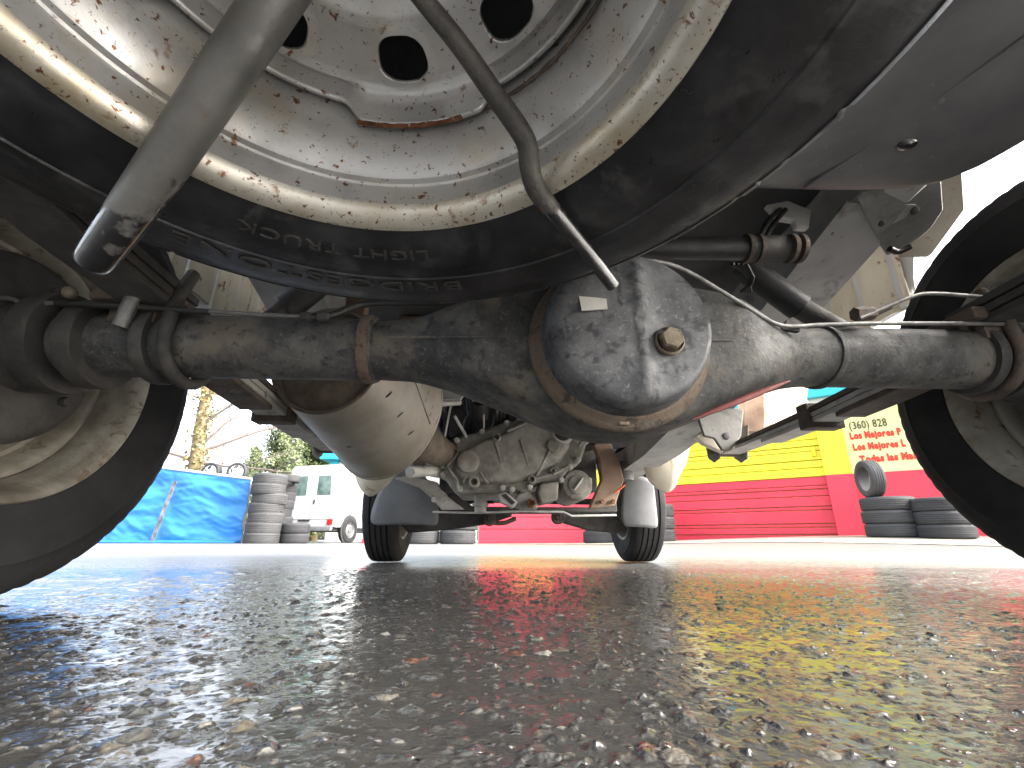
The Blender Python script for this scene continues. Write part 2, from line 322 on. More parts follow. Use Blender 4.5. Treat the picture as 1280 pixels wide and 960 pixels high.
    c = mix(mth('MULTIPLY', mr(fine, .35, .7), .35), c, (.085, .08, .072))
    ln = N.new('ShaderNodeVectorMath'); ln.operation = 'LENGTH'; L.new(vec0, ln.inputs[0]); far = mr(ln.outputs['Value'], .5, 3.6)   # rougher with distance and paler, sky glare on wet ground put into the colour
    c = mix(mth('MULTIPLY', far, .8), c, mix(fine, (.08, .08, .079), (.19, .19, .188)))
    L.new(c, b.inputs['Base Color'])
    L.new(mth('ADD', mr(wet, 0, 1, .16, .08, False), mth('MULTIPLY', far, .30)), b.inputs['Roughness']); b.inputs['IOR'].default_value = 1.55
    b.inputs['Specular IOR Level'].default_value = .85
    ds = N.new('ShaderNodeDisplacement'); L.new(hw, ds.inputs['Height']); ds.inputs['Midlevel'].default_value = .0045; ds.inputs['Scale'].default_value = 1.0
    L.new(ds.outputs[0], N['Material Output'].inputs['Displacement']); m.displacement_method = 'BOTH'
    return m
def grid_patch(xs, ys, dz=0.):
    X, Y = np.meshgrid(xs, ys); nx, ny = len(xs), len(ys)
    ss = lambda a, b, x: (lambda t: t*t*(3-2*t))(np.clip((x-a)/(b-a), 0, 1))
    Z = -.03*ss(.5, 1.5, Y)*(1-ss(3, 6.5, Y)) + .15*ss(1., 6.3, X)*ss(3, 7, Y) + dz
    v = np.stack([X, Y, Z], -1).reshape(-1, 3)
    i = np.arange((ny-1)*(nx-1)); r_, c_ = i//(nx-1), i % (nx-1); a = r_*nx+c_
    return v, np.stack([a, a+1, a+nx+1, a+nx], 1)
def np_obj(name, v, f, m, parent=None, smooth=True):
    me = bpy.data.meshes.new(name); me.vertices.add(len(v)); me.vertices.foreach_set('co', v.astype(np.float32).ravel())
    k = f.shape[1]; me.loops.add(f.size); me.loops.foreach_set('vertex_index', f.astype(np.int32).ravel())
    me.polygons.add(len(f)); me.polygons.foreach_set('loop_start', np.arange(0, f.size, k, dtype=np.int32))
    me.polygons.foreach_set('use_smooth', [smooth]*len(f)); me.update(calc_edges=True); me.materials.append(m)
    o = bpy.data.objects.new(name, me); COL.objects.link(o)
    if parent: o.parent = parent; o.matrix_parent_inverse = parent_inv(parent)
    return o
def geo(a, b, d0, g):
    out = [a]; d = d0
    while out[-1] < b: out.append(out[-1]+d); d *= g
    out[-1] = b; return np.array(out)
m_ground = ground_material()
# one sheet: fine round the van where the stones show, coarser outwards to the horizon
fx = np.arange(-.42, .3301, .0022)
xs = np.concatenate([-.42-geo(0, 500, .0024, 1.05)[1:][::-1], fx, .33+geo(0, 500, .0024, 1.05)[1:]])
ys = np.concatenate([-.42-geo(0, 300, .01, 1.25)[1:][::-1], geo(-.42, 600, .0016, 1.0082)])
v, f = grid_patch(xs, ys); g = np_obj('ground', v, f, m_ground); g['kind'] = 'structure'

# ------------------------------------------------------------------ wheels and tyres
def tyre_prof(R, W, rb, bulge=.012):
    """closed section from the inner bead round the tread to the outer bead, z across the wheel; tread grooves included"""
    h = W/2; t = W*.40
    side = [(rb, -h*.80), (rb+.008, -h*.92), (rb+(R-rb)*.3, -h*1.02), (rb+(R-rb)*.45, -h*1.04), (rb+(R-rb)*.62, -h*1.03), (rb+(R-rb)*.65, -h*1.045), (rb+(R-rb)*.67, -h*1.02), (R-(R-rb)*.24, -h*.985), (R-(R-rb)*.14, -h*.93), (R-(R-rb)*.06, -h*.86), (R-.003, -t)]
    tread = []
    g = [-.24, -.08, .08, .24]
    for k in g:
        z = W*k; q = .0035*(W/.145)
        tread += [(R-.0005, z-q), (R-.008, z-q*.7), (R-.008, z+q*.7), (R-.0005, z+q)]
    return side + tread + [(r, -z) for r, z in side[::-1]]
def make_tyre(R, W, rb, seg, M, lugs=0, depth=.005):
    pr = tyre_prof(R, W, rb); n = len(pr)
    def mod(i, th):
        if lugs and (i in (9, 10) or i in (n-10, n-11)):
            return (-depth*(1 if (th*lugs/(2*math.pi)) % 1 < .22 else 0), 0)
        return (0, 0)
    mb = MB(); mb.lathe(pr, seg, M, mod=mod); 
    mb.lathe([(rb, -W*.40), (rb+.006, 0), (rb, W*.40)], seg, M, flip=True); return mb
def axis_x(cx, cy, cz, s=1): # local z along s*X
    R = Matrix.Rotation(s*math.pi/2, 4, 'Y'); R.translation = (cx, cy, cz); return R

# ================================================================== the van overhead
van = empty('van', (0, .9, 0)); tag(van, 'small van parked right overhead, seen from underneath with its grimy rear axle', 'van')
# --- wheels
RR, TW, RB = .267, .145, .163
def road_wheel(x, y, z, s):
    """s=+1 right, local z runs outwards"""
    w_ = empty('wheel', (x, y, z), 0, van); Mx = axis_x(x, y, z, s)
    make_tyre(RR, TW, RB, 216, Mx, 72, .0014).obj('tyre', m_tyre, w_, angle=30)
    h = TW/2
    rim = MB(); rim.lathe([(.169, -h*.86), (.170, -h*.9), (.168, -h*.93), (.163, -h*.91), (.1585, -h*.83), (.157, -h*.70), (.1555, -h*.62), (.153, -h*.55), (.152, -h*.36), (.151, -h*.18), (.150, h*.25), (.150, h*.5), (.154, h*.85), (.168, h*.9)], 96, Mx)
    rim.obj('rim', m_rimback, w_)
    disc = MB(); disc.lathe([(.151, h*.12), (.1505, -h*.16), (.147, -h*.24), (.142, -h*.26), (.137, -h*.20), (.134, -h*.02), (.131, h*.10), (.126, h*.12), (.121, h*.02), (.117, -h*.10), (.111, -h*.14), (.104, -h*.02), (.10, h*.3), (.06, h*.42), (.0, h*.42)], 96, Mx); disc.obj('wheel_disc', m_rimback, w_)
    return w_
m_rimback = mat('dirty_rim_back', [(0.221, 0.2015, 0.1625), (0.351, 0.3315, 0.2795), (0.455, 0.4355, 0.377)], 10, (.5, .75), .2, .3, 200, speck=((.14, .085, .045), .64, 45, .05), patch=((.12, .10, .075), .60, 12, .14))
for s in (-1, 1):
    w_ = road_wheel(s*(.602+TW/2), 0, RR, s)
    d_ = MB(); Mx = axis_x(s*.625, 0, RR, s)
    d_.lathe([(.0, -.02), (.045, -.02), (.05, -.004), (.09, .0), (.100, .006), (.106, .012), (.108, .02), (.104, .05), (.102, .06)], 72, Mx)
    d_.obj('brake_drum', m_dark, w_)
    for k in range(6):
        bl = MB(); a = k*math.pi/3+.4; bl.hexa((s*.623, .075*math.cos(a), RR+.075*math.sin(a)), (-s, 0, 0), .006, .007)
        bl.obj('drum_bolt', m_dark, w_)
for s in (-1, 1): road_wheel(s*(.5813), 1.7828, RR-.03, s)
for o in [c for c in van.children if c.name.startswith('wheel')][2:]: pass

# --- rear axle: tubes and banjo housing lofted along X
axle = empty('rear_axle', (0, 0, .27), 0, van)
def banjo():
    xs_ = [-.58, -.5, -.4, -.30, -.255, -.235, -.19, -.15, -.115, -.08, -.045, -.01, .025, .06, .10, .145, .175, .205, .235, .262, .285, .32, .40, .50, .58]
    lo =  [.236, .236, .236, .236, .236, .237, .235, .228, .218, .204, .188, .175, .169, .171, .182, .200, .213, .224, .232, .236, .236, .236, .236, .236, .236]
    hi =  [.308, .308, .308, .307, .307, .304, .309, .318, .328, .338, .346, .350, .351, .350, .346, .338, .328, .316, .306, .305, .307, .308, .308, .308, .308]
    rings = []; S = 40
    for x, a, b_ in zip(xs_, lo, hi):
        cz, hz = (a+b_)/2, (b_-a)/2; k = sst(.036, .055, hz); hy = .036+.024*k; e = 2+2.4*k   # round tube -> boxy pressing
        rg = []
        for j in range(S):
            th = 2*math.pi*j/S; c, s_ = math.cos(th), math.sin(th)
            rg.append(Vector((x, math.copysign(abs(c)**(2/e), c)*hy, cz+math.copysign(abs(s_)**(2/e), s_)*hz)))
        rings.append(rg)
    # finer along X
    out = []
    for i in range(len(rings)-1):
        for q in range(4):
            t = q/4; out.append([rings[i][j].lerp(rings[i+1][j], t) for j in range(S)])
    out.append(rings[-1]); mb = MB(); mb.ring(out, True, True, True); return mb
ax_o = banjo().obj('axle_housing', m_axle, axle, angle=50)
sub = ax_o.modifiers.new('smooth', 'SMOOTH'); sub.iterations = 3; sub.factor = .5
# pressed seam along the middle of the housing and weld beads
sm = MB(); sm.tube([(x, -.0615 if abs(x-.022) < .13 else -.0585+.0*x, z) for x, z in [(-.21, .262), (-.17, .263), (-.12, .264), (-.075, .264)]], [.0006, .0014, .0014, .0008], 8)
sm.obj('weld_seam', m_axle, axle)
sm = MB(); sm.tube([(.125, -.0600, .264), (.145, -.0597, .264), (.165, -.058, .2645)], [.0012, .0014, .0006], 8); sm.obj('weld_seam', m_axle, axle)
def collar(x, r0, wd, name, m, tilt=0):
    mb = MB(); M_ = Matrix.Rotation(math.pi/2, 4, 'Y'); M_ = Matrix.Rotation(tilt, 4, 'Z') @ M_; M_.translation = (x, 0, .272)
    mb.lathe([(.030, -wd), (r0*.985, -wd), (r0, -wd*.6), (r0, wd*.6), (r0*.985, wd), (.030, wd)], 56, M_); return mb.obj(name, m, axle)
collar(-.243, .0395, .006, 'weld_bead', m_ring); collar(-.237, .038, .003, 'weld_bead', m_axle)
collar(.285, .0385, .004, 'weld_bead', m_axle, .25)
for x, r_, wd in ((-.475, .044, .007), (-.545, .050, .010), (-.585, .057, .012), (.475, .0425, .006), (.515, .048, .012), (.56, .056, .012)): collar(x, r_, wd, 'axle_collar', m_dark)
# differential cover: flange ring and domed cover facing backwards
MC = Matrix.Rotation(math.pi/2, 4, 'X'); MC.translation = (.0295, -.058, .2585)   # local z -> -Y
rg_ = MB(); rg_.lathe([(.05, -.002), (.0925, -.002), (.0945, .002), (.0940, .0055), (.0915, .0085), (.0895, .010), (.0875, .0115), (.0855, .0145), (.0830, .0165), (.076, .017), (.06, .016)], 120, MC)
rg_.obj('cover_flange', m_ring, axle)
cv = MB()
def covermod(i, th):
    return (0, 0)
prof = [(.0828, .012), (.0822, .018), (.0812, .028), (.0802, .038), (.0788, .044), (.0765, .0485), (.073, .0515), (.066, .0535), (.055, .0550), (.040, .0560), (.025, .0566), (.012, .0569), (.0004, .0570)]
rings = []
for r_, z_ in prof:
    rr = []
    for j in range(120):
        th = 2*math.pi*j/120; x, y = r_*math.cos(th), r_*math.sin(th); dz = 0
        if z_ > .045:
            k = sst(.047, .055, z_)
            dz = -.006*k*sst(.008, .026, x)*(1-.35*sst(.03, .07, -y)) + .002*k*math.exp(-((x-.007)/.006)**2)   # stepped face with a vertical crease
            dz += .0009*k*math.sin(x*60+1)*math.sin(y*50)
        rr.append(MC @ Vector((x, y, z_+dz)))
    rings.append(rr)
cv.ring(rings, True); cv.obj('cover', m_cover, axle, angle=60)
pc = Vector((.0625, -.058-.050, .2395))
pl = MB(); pl.lathe([(.0, 0), (.0138, 0), (.014, .004), (.0125, .006)], 40, Matrix.Translation(pc) @ Matrix.Rotation(math.pi/2, 4, 'X')); pl.hexa(pc+Vector((0, -.004, 0)), (0, -1, 0), .0112, .009); pl.obj('filler_plug', m_brass, axle, angle=30)
lb = MB(); a = at(724, 370, -0.116); b_ = at(760, 367, -0.116)
lb.prism([at(723, 369, -0.11), at(757, 366, -0.11), at(759, 387, -0.116), at(727, 389, -0.116)], (0, -.0015, 0)); lb.obj('paper_label', m_sticker, axle, smooth=False)
nb = MB(); nb.box((.026, -.068, .172), (.010, .006, .006), bev=.001); nb.obj('locating_tab', m_brass, axle)
# lower edge of the pressing: a rolled lip, the right run coloured to imitate a red reflection
def lip_pts(xs_): 
    return xs_
lipL = [(-.14, -.045, .2105), (-.10, -.046, .1935), (-.06, -.046, .1765), (-.02, -.046, .1655), (.02, -.046, .162)]
lipR = [(.105, -.045, .182), (.13, -.045, .192), (.16, -.044, .204), (.19, -.043, .216), (.22, -.039, .228)]
rp = MB(); rp.tube(lipR, [.001, .003, .004, .0035, .001], 10, smooth=2, flat=.8); rp.obj('red_reflection_edge', m_redreflect, axle)

# brake pipes
bp = MB(); bp.tube([at(788, 328, -.10), at(812, 325, -.095), at(850, 333, -.08), at(905, 366, -.065), at(960, 401, -.05), at(978, 408, -.045), at(1000, 408, -.042), at(1020, 406, -.04), at(1100, 404, -.04), at(1280, 405, -.04), at(1420, 410, -.04)], .0024, 10, smooth=2); bp.obj('brake_pipe', m_line, axle)
bp = MB(); bp.tube([at(1075, 398, -.035), at(1100, 387, -.035), at(1140, 370, -.04), at(1160, 366, -.04), at(1215, 370, -.04), at(1300, 377, -.04), at(1420, 390, -.04)], .0022, 10, smooth=2); bp.obj('brake_pipe', m_line, axle)
br = MB(); p = at(1082, 393, -.03); br.hexa(at(1068, 393, -.03), (1, 0, .1), .0085, .024); br.tube([at(1090, 391, -.03), at(1112, 383, -.033)], [.006, .004], 10); br.obj('pipe_union', m_darkrust, axle)
bp = MB(); bp.tube([at(-60, 372, -.045), at(15, 372, -.045), at(24, 379, -.045), at(80, 379, -.045), at(180, 384, -.045), at(260, 389, -.045), at(330, 394, -.04), at(385, 396, -.04)], .0024, 10, smooth=2); bp.obj('brake_pipe', m_line, axle)
bp = MB(); bp.tube([at(70, 379, -.045), at(175, 384, -.045), at(262, 390, -.044)], .0034, 10); bp.obj('pipe_sleeve', m_rubber, axle)
bp = MB(); bp.tube([at(385, 396, -.04), at(412, 396, -.03), at(440, 383, -.01), at(470, 378, 0), at(575, 380, .02), at(660, 375, .03)], .0042, 10, smooth=2); bp.obj('brake_hose', m_rubber, axle)
br = MB(); br.hexa(at(376, 396, -.04), (1, 0, 0), .0052, .012, 10); br.hexa(at(398, 396, -.037), (1, 0, 0), .0055, .010, 10); br.obj('pipe_union', m_dark, axle)
# clip bracket under the pipe on the left of the housing, tab on the right
br = MB(); br.prism([at(985, 399, -.04), at(1000, 404, -.04), at(1000, 414, -.04), at(978, 411, -.04)], (0, .006, 0)); br.obj('pipe_clip', m_axle, axle)
# spring seats and U bolts
for s in (-1, 1):
    mb = MB()
    for xx in ((s*.445, .043) if s < 0 else (s*.49, .044),):
        x0, rr = xx; pts = [(x0-.0, -.034, .36)] if False else []
        pts = [Vector((x0+.012*s*0, -rr*.55, .352)), Vector((x0, -rr*.92, .31))]
        for k in range(13):
            a = math.pi - math.pi*k/12 ; pts.append(Vector((x0, math.cos(a)*rr, .272-math.sin(a)*rr)))
        pts += [Vector((x0, rr*.92, .31)), Vector((x0, rr*.9, .325))]
        mb.tube(pts, .0068, 12, smooth=1)
    mb.obj('u_bolt', m_darkrust if s > 0 else m_dark, axle)
    mb = MB(); mb.box((s*.49, 0, .314), (.085, .09, .014), bev=.003); mb.box((s*.49, -.03, .30), (.05, .012, .03), bev=.002); mb.obj('spring_seat', m_darkrust, axle)
mb = MB(); mb.tube([at(150, 408, -.045), at(165, 375, -.05), at(190, 345, -.05)], [.0075, .0075, .007], 12); mb.obj('u_bolt_shank', m_line, axle)
mb = MB(); mb.tube([at(1232, 362, -.02), at(1255, 395, -.03), at(1275, 415, -.04)], .006, 10); mb.obj('u_bolt_shank', m_dark, axle)
mb = MB(); mb.blob(at(87, 366, -.04), .007, .007, .007); mb.obj('grease_nipple', m_brass, axle)

# --- leaf springs
def leafspring(s, X):
    root = empty('leaf_spring', (s*X, .1, .28), 0, van)
    def leaf(pts, wd, th, m):
        mb = MB(); rings = []
        for x, y, z in pts: rings.append([Vector((s*x-wd/2, y, z)), Vector((s*x+wd/2, y, z)), Vector((s*x+wd/2, y, z+th)), Vector((s*x-wd/2, y, z+th))])
        mb.ring(rings, True, True, True); return mb.obj('leaf', m, root, angle=30, bevel=.0012)
    front = [(X-.01, -.02, .300), (X-.008, .12, .288), (X+.008, .3, .285), (X+.028, .45, .290), (X+.046, .6, .294), (X+.058, .74, .298)]
    rear = [(X, 0, .322), (X, -.15, .33), (X, -.3, .352), (X, -.45, .39), (X, -.6, .44)]
    leaf([(x, y, z-.010) for x, y, z in front], .052, .008, m_leaf)
    leaf([(x, y, z-.019) for x, y, z in front[:4]]+[(X+.033, .50, .272)], .050, .008, m_leaf)
    leaf([(x, y, z-.028) for x, y, z in front[:2]]+[(X+.0, .22, .258)], .050, .008, m_darkrust)
    leaf(front, .052, .009, m_darkrust)
    leaf(rear, .055, .009, m_dark); leaf([(x, y, z-.011) for x, y, z in rear[:4]], .053, .009, m_dark); leaf([(x, y, z-.021) for x, y, z in rear[:3]], .052, .008, m_dark)
    cl = MB(); cl.box((s*(X+.008), .30, .279), (.066, .03, .046), bev=.003); cl.obj('leaf_clamp', m_darkrust, root)
    cl = MB(); cl.box((s*X, 0, .275-.055), (.07, .07, .012), bev=.003)
    for dx in (-.024, .024):
        for dy in (-.024, .024): cl.hexa((s*X+dx, dy, .216), (0, 0, -1), .008, .010)
    ey = MB(); ey.tube([(s*(X+.058)-.03, .745, .302), (s*(X+.058)+.03, .745, .302)], .019, 20); ey.obj('leaf_eye', m_darkrust, root)
leafspring(-1, .475); leafspring(1, .49)

# --- chassis rails kicked up over the axle, gussets, hangers
def rail(s):
    root = empty('chassis_rail', (s*.42, 0, .5), 0, van); mb = MB(); rings = []
    for x, y, z0, z1, wd in [(.44, -.62, .53, .60, .07), (.46, -.2, .55, .615, .08), (.478, .05, .545, .62, .085), (.484, .3, .495, .61, .095), (.475, .5, .44, .58, .10), (.445, .68, .36, .48, .095), (.42, .9, .315, .41, .085), (.425, 1.2, .305, .39, .08), (.43, 1.5, .305, .40, .08)]:
        rings.append([Vector((s*x-wd/2, y, z0)), Vector((s*x+wd/2, y, z0)), Vector((s*x+wd/2, y, z1)), Vector((s*x-wd/2, y, z1))])
    mb.ring(rings, True, True, True); mb.obj('rail', m_rail, root, bevel=.006)
    fl = MB()
    rr = [[p + Vector((0, 0, -.001)) for p in (r[0]+Vector((-.012, 0, 0)), r[1]+Vector((.012, 0, 0)), r[1]+Vector((.012, 0, .004)), r[0]+Vector((-.012, 0, .004)))] for r in rings[2:]]
    fl.ring(rr, True, True, True); fl.obj('rail_flange', m_rail, root)
    return root
railL = rail(-1); railR = rail(1)
# right gusset plate with two holes behind the wheel, and the pale outer plate
gp = [at(1078, 240, .02), at(1176, 205, -.01), at(1180, 262, .06), at(1165, 285, .09), at(1140, 305, .12), at(1115, 315, .135), at(1105, 300, .115), at(1090, 270, .075)]
mb = MB(); mb.prism(gp, (0, .012, 0)); mb.obj('gusset_plate', m_gusset, railR, bevel=.003)
for px, py, r_ in ((1143, 263, .0065), (1102, 279, .005)):
    mb = MB(); mb.hexa(at(px, py, .05), (0, -.58, -.81), r_, .0015, 16); mb.obj('gusset_hole', m_trim, railR)
mb = MB(); mb.tube([at(1112, 311, .105), at(1122, 316, .11), at(1138, 308, .10)], .005, 10, smooth=1); mb.obj('drain_grommet', m_rubber, railR)
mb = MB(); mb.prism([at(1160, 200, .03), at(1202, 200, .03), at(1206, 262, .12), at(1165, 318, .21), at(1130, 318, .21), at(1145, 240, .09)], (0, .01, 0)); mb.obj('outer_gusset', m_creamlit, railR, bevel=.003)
mb = MB(); mb.prism([at(958, 255, .10), at(985, 250, .10), at(1015, 262, .10), at(1012, 285, .10), at(996, 284, .10), at(993, 275, .10), at(975, 272, .10)], (0, .012, 0)); mb.obj('hose_bracket', m_bright, railR, bevel=.003)
# hangers for the leaf eyes
for s, X in ((-1, .533), (1, .548)):
    root = empty('spring_hanger', (s*X, .745, .3), 0, van)
    for dx in (-.036, .036):
        mb = MB(); mb.prism([Vector((s*X+dx, .69, .36)), Vector((s*X+dx, .80, .37)), Vector((s*X+dx, .785, .285)), Vector((s*X+dx, .755, .268)), Vector((s*X+dx, .72, .275))], (.004*(1 if dx > 0 else -1), 0, 0)); mb.obj('hanger_plate', m_gusset, root, bevel=.001)
    mb = MB(); mb.hexa((s*X-.042, .745, .30), (-1, 0, 0), .011, .010); mb.hexa((s*X+.042, .745, .30), (1, 0, 0), .011, .010); mb.obj('hanger_bolt', m_darkrust, root, angle=30)
# big plate bracket on the right ahead of the banjo
root = empty('hanger_bracket', at(905, 540, .66), 0, van)
mb = MB(); mb.prism([at(872, 520, .62), at(900, 505, .62), at(930, 512, .62), at(927, 545, .62), at(915, 563, .62), at(903, 563, .62), at(893, 548, .62), at(880, 545, .62)], (0, .01, 0)); mb.obj('bracket_plate', m_gusset, root, bevel=.003)
mb = MB(); mb.hexa(at(908, 545, .62)+Vector((0, -.0005, 0)), (0, -1, 0), .009, .002, 16); mb.obj('bracket_hole', m_trim, root)
mb = MB(); mb.prism([at(868, 545, .66), at(893, 530, .66), at(905, 566, .66), at(880, 555, .66)], (0, .02, 0)); mb.obj('bracket_web', m_cream, root, bevel=.003)

# --- floor pan and body shell above
floor = MB(); floor.box((0, -.02, .635), (.96, 1.4, .03)); floor.box((0, 1.55, .635), (1.46, 1.74, .03)); floor_o = floor.obj('floor_pan', m_floor, van)
ribs = MB()
for y in (.62, 1.0, 1.35): ribs.box((0, y, .600), (.70, .06, .035), bev=.006)
ribs.obj('floor_crossmember', m_brown, van)
def panel_side(s):
    x = s*.735; pts = []
    prof = [(-.70, .50), (-.34, .50)] + [(-.34*math.cos(a) if math.cos(a) > 0 else -.283*math.cos(a), .50+.28*math.sin(a)) for a in np.linspace(.06, math.pi-.06, 18)] + [(.283, .555), (.30, .516), (.70, .516), (1.42, .53)] + [(1.7828-.33*math.cos(a), .27+.34*math.sin(a)) for a in np.linspace(.64, math.pi-.64, 14)] + [(2.15, .47), (2.42, .50), (2.46, .85), (2.30, 1.0), (1.95, 1.78), (1.8, 1.84), (-.55, 1.86), (-.68, 1.78), (-.72, .9)]
    mb = MB(); mb.prism([Vector((x, y, z)) for y, z in prof], (s*.012, 0, 0)); return mb.obj('side_panel', m_white, van, smooth=False)
panel_side(-1); panel_side(1)
mb = MB(); mb.box((0, .60, 1.85), (1.45, 2.42, .02)); mb.box((0, -.71, 1.2), (1.455, .02, 1.30)); mb.box((0, 2.44, .70), (1.455, .02, .42)); mb.obj('body_shell', m_white, van, smooth=False)
mb = MB(); mb.box((0, -.735, .50), (1.46, .05, .14), bev=.012); mb.obj('rear_bumper', m_trim, van)
mb = MB(); mb.box((0, -.724, 1.42), (1.1, .012, .42), bev=.004); mb.obj('rear_window', m_glass, van)
mb = MB(); mb.prism([Vector((-.66, 2.30, 1.02)), Vector((.66, 2.30, 1.02)), Vector((.62, 1.96, 1.75)), Vector((-.62, 1.96, 1.75))], (0, .012, .004)); mb.obj('windscreen', m_glass, van)
# cream inner sill panels with pressed ribs, hanging inboard of the sides behind the doors
def ribbed(corners, n, name, m, depth=.012):
    """sheet through four world corners (tl, tr, br, bl) with n upright pressed ribs"""
    tl, tr, brr, bl = [Vector(c) for c in corners]; nrm = (tr-tl).cross(bl-tl).normalized(); mb = MB(); K = n*8; R0 = []
    for i in range(K+1):
        t = i/K; ph = (t*n) % 1; d = depth*(sst(.55, .62, ph)-sst(.80, .87, ph))
        R0.append([tl.lerp(tr, t)+nrm*d, bl.lerp(brr, t)+nrm*d])
    v_ = [p for r in R0 for p in r]; f_ = [(2*i, 2*i+1, 2*i+3, 2*i+2) for i in range(K)]
    mb.add(v_, f_); o = mb.obj(name, m, van, angle=30); so_ = o.modifiers.new('thick', 'SOLIDIFY'); so_.thickness = .003; so_.offset = 0; return o
ribbed([(-.726, .285, .86), (-.726, .66, .86), (-.726, .66, .553), (-.726, .285, .553)], 4, 'sill_panel', m_cream)
ribbed([(.726, .66, .86), (.726, .285, .86), (.726, .285, .512), (.726, .66, .512)], 4, 'sill_panel', m_cream)
mb = MB(); mb.prism([at(395, 330, .42), at(462, 340, .42), at(455, 400, .42), at(360, 402, .42)], (0, .03, 0)); mb.obj('tank_support', m_brown, van, bevel=.004)
mb = MB(); mb.tube([at(404, 345, .38), at(372, 395, .38)], .009, 4, flat=.5); mb.obj('support_strap', m_cream, van)
# sill end plates seen between axle and right leaf spring
mb = MB(); mb.prism([at(930, 470, 1.15), at(962, 470, 1.15), at(962, 540, 1.15), at(930, 540, 1.15)], (0, .05, 0)); mb.obj('sill_end', m_brown, van, bevel=.004)
mb = MB(); mb.prism([at(964, 470, 1.05), at(1013, 470, 1.05), at(1008, 505, 1.05), at(998, 520, 1.05), at(964, 538, 1.05)], (0, .05, 0)); mb.obj('sill_end', m_cream, van, bevel=.004)
mb = MB(); mb.hexa(at(1003, 505, 1.04), (0, -1, 0), .018, .012, 20); mb.hexa(at(1003, 505, 1.03), (0, -1, 0), .007, .008, 12); mb.obj('sill_plug', m_rail, van)

# --- grey belly panel of the rear corner, upper right
def belly():
    ZP = .455
    edge = [atz(px, py, ZP) for px, py in [(700, 262), (860, 256), (930, 246), (985, 248), (1040, 249), (1085, 249), (1135, 247), (1170, 240), (1205, 226), (1240, 207), (1290, 174), (1400, 105)]]
    mb = MB(); rings = []
    n = len(edge)
    for k, (dy, dz) in enumerate([(.004, .10), (.010, .05), (.006, .02), (-.006, .006), (-.03, 0), (-.06, -.001), (-.10, -.003), (-.14, -.002), (-.20, .002), (-.30, .004), (-.42, .006), (-.55, .008)]):
        rings.append([Vector((e.x+(.02 if i > 6 else 0)*0, e.y+dy, e.z+dz-.012*math.exp(-((e.x-.17-dy*-.25)/.030)**2)*sst(.03, .12, -dy))) for i, e in enumerate(edge)])
    # resample along the edge
    out = []
    for r in rings:
        q = []
        for i in range(n-1):
            for t in (0, .25, .5, .75): q.append(r[i].lerp(r[i+1], t))
        q.append(r[-1]); out.append(q)
    mb.ring(out, False); o = mb.obj('rear_belly_panel', m_panel, van, angle=60)
    s2 = o.modifiers.new('sub', 'SUBSURF'); s2.levels = s2.render_levels = 1
    sm_ = MB(); sm_.tube([atz(1005, 235, ZP-.001), atz(1080, 185, ZP), atz(1160, 130, ZP), atz(1290, 40, ZP)], .0022, 8, smooth=1); sm_.obj('panel_seam', m_panel, o)
    dr = MB(); dr.blob(atz(1133, 180, ZP-.001), .011, .008, .005); dr.obj('drain_plug', m_wettube, o)
belly()

# --- fuel filler hose and shock absorbers
mb = MB(); mb.tube([at(760, 306, .05), at(830, 310, .05), at(935, 311, .05)], .0165, 20); mb.obj('filler_hose', m_rubber, van)
mb = MB(); mb.tube([at(930, 311, .05), at(1000, 311, .06)], [.019, .019], 20); mb.obj('hose_coupling', m_dark, van)
for px in (930, 944, 985, 996):
    mb = MB(); a, b_ = at(px, 311, .05), at(px+5, 311, .05); mb.tube([a, b_], .0205, 20); mb.obj('hose_clamp', m_darkrust, van)
for s, top, mid_, bot in ((1, (925, 330, .16), (1000, 385, .16), (1075, 428, .16)), (-1, (420, 335, .16), (357, 385, .16), (310, 430, .16))):
    root = empty('shock_absorber', at(*mid_), 0, van); T, Mi, B = at(*top), at(*mid_), at(*bot)
    mb = MB(); mb.tube([T, Mi], .0225 if s > 0 else .023, 24); mb.obj('dust_cover', m_rubber, root)
    mb = MB(); mb.tube([Mi, B], .0175, 20); mb.obj('damper_body', m_dark, root)
mb = MB()
for k in range(4):
    mb.tube([at(915+6*k, 330, .1), at(935+3*k, 342+3*k, .12), at(938-4*k, 365, .14)], .003, 6, smooth=1)
mb.tube([at(948, 300, .08), at(960, 275, .09), at(975, 262, .1)], .004, 8, smooth=1); mb.tube([at(955, 300, .09), at(968, 278, .1), at(982, 262, .1)], .004, 8, smooth=1)
mb.obj('wiring_loom', m_rubber, van)

# --- muffler, rusty end cap and pipe
mf = empty('muffler', at(450, 500, .4), 0, van)
def ring_between(c, nrm, r_, S=64, sq=1.0, tw=0):
    n = Vector(nrm).normalized(); x = n.cross(Vector((0, 0, 1))).normalized(); y = n.cross(x)
    return [Vector(c)+x*(math.cos(2*math.pi*j/S)*r_)+y*(math.sin(2*math.pi*j/S)*r_*sq) for j in range(S)]
A, B = at(409, 450, .22), at(486, 513, .52); ra, rb_ = .093, .156
dirm = (B-A).normalized(); 
Mj = (Vector((0, 0, -.96))+rgt*-.28); Mj = (Mj-dirm*Mj.dot(dirm)).normalized(); Nj = dirm.cross(Mj)
def mring(t, k=1.0):
    r1, r2 = (ra+(rb_-ra)*t)*k, (ra+(.118-ra)*t)*k
    return [A.lerp(B, t)+Mj*(math.cos(2*math.pi*j/64)*r1)+Nj*(math.sin(2*math.pi*j/64)*r2) for j in range(64)]
mb = MB(); mb.ring([mring(0, .985), mring(.01), mring(.25), mring(.5), mring(.75), mring(.97), mring(.975, 1.02), mring(1.0, 1.02), mring(1.005, .98), mring(1.03, .5)], True); mb.obj('muffler_body', m_muff, mf)
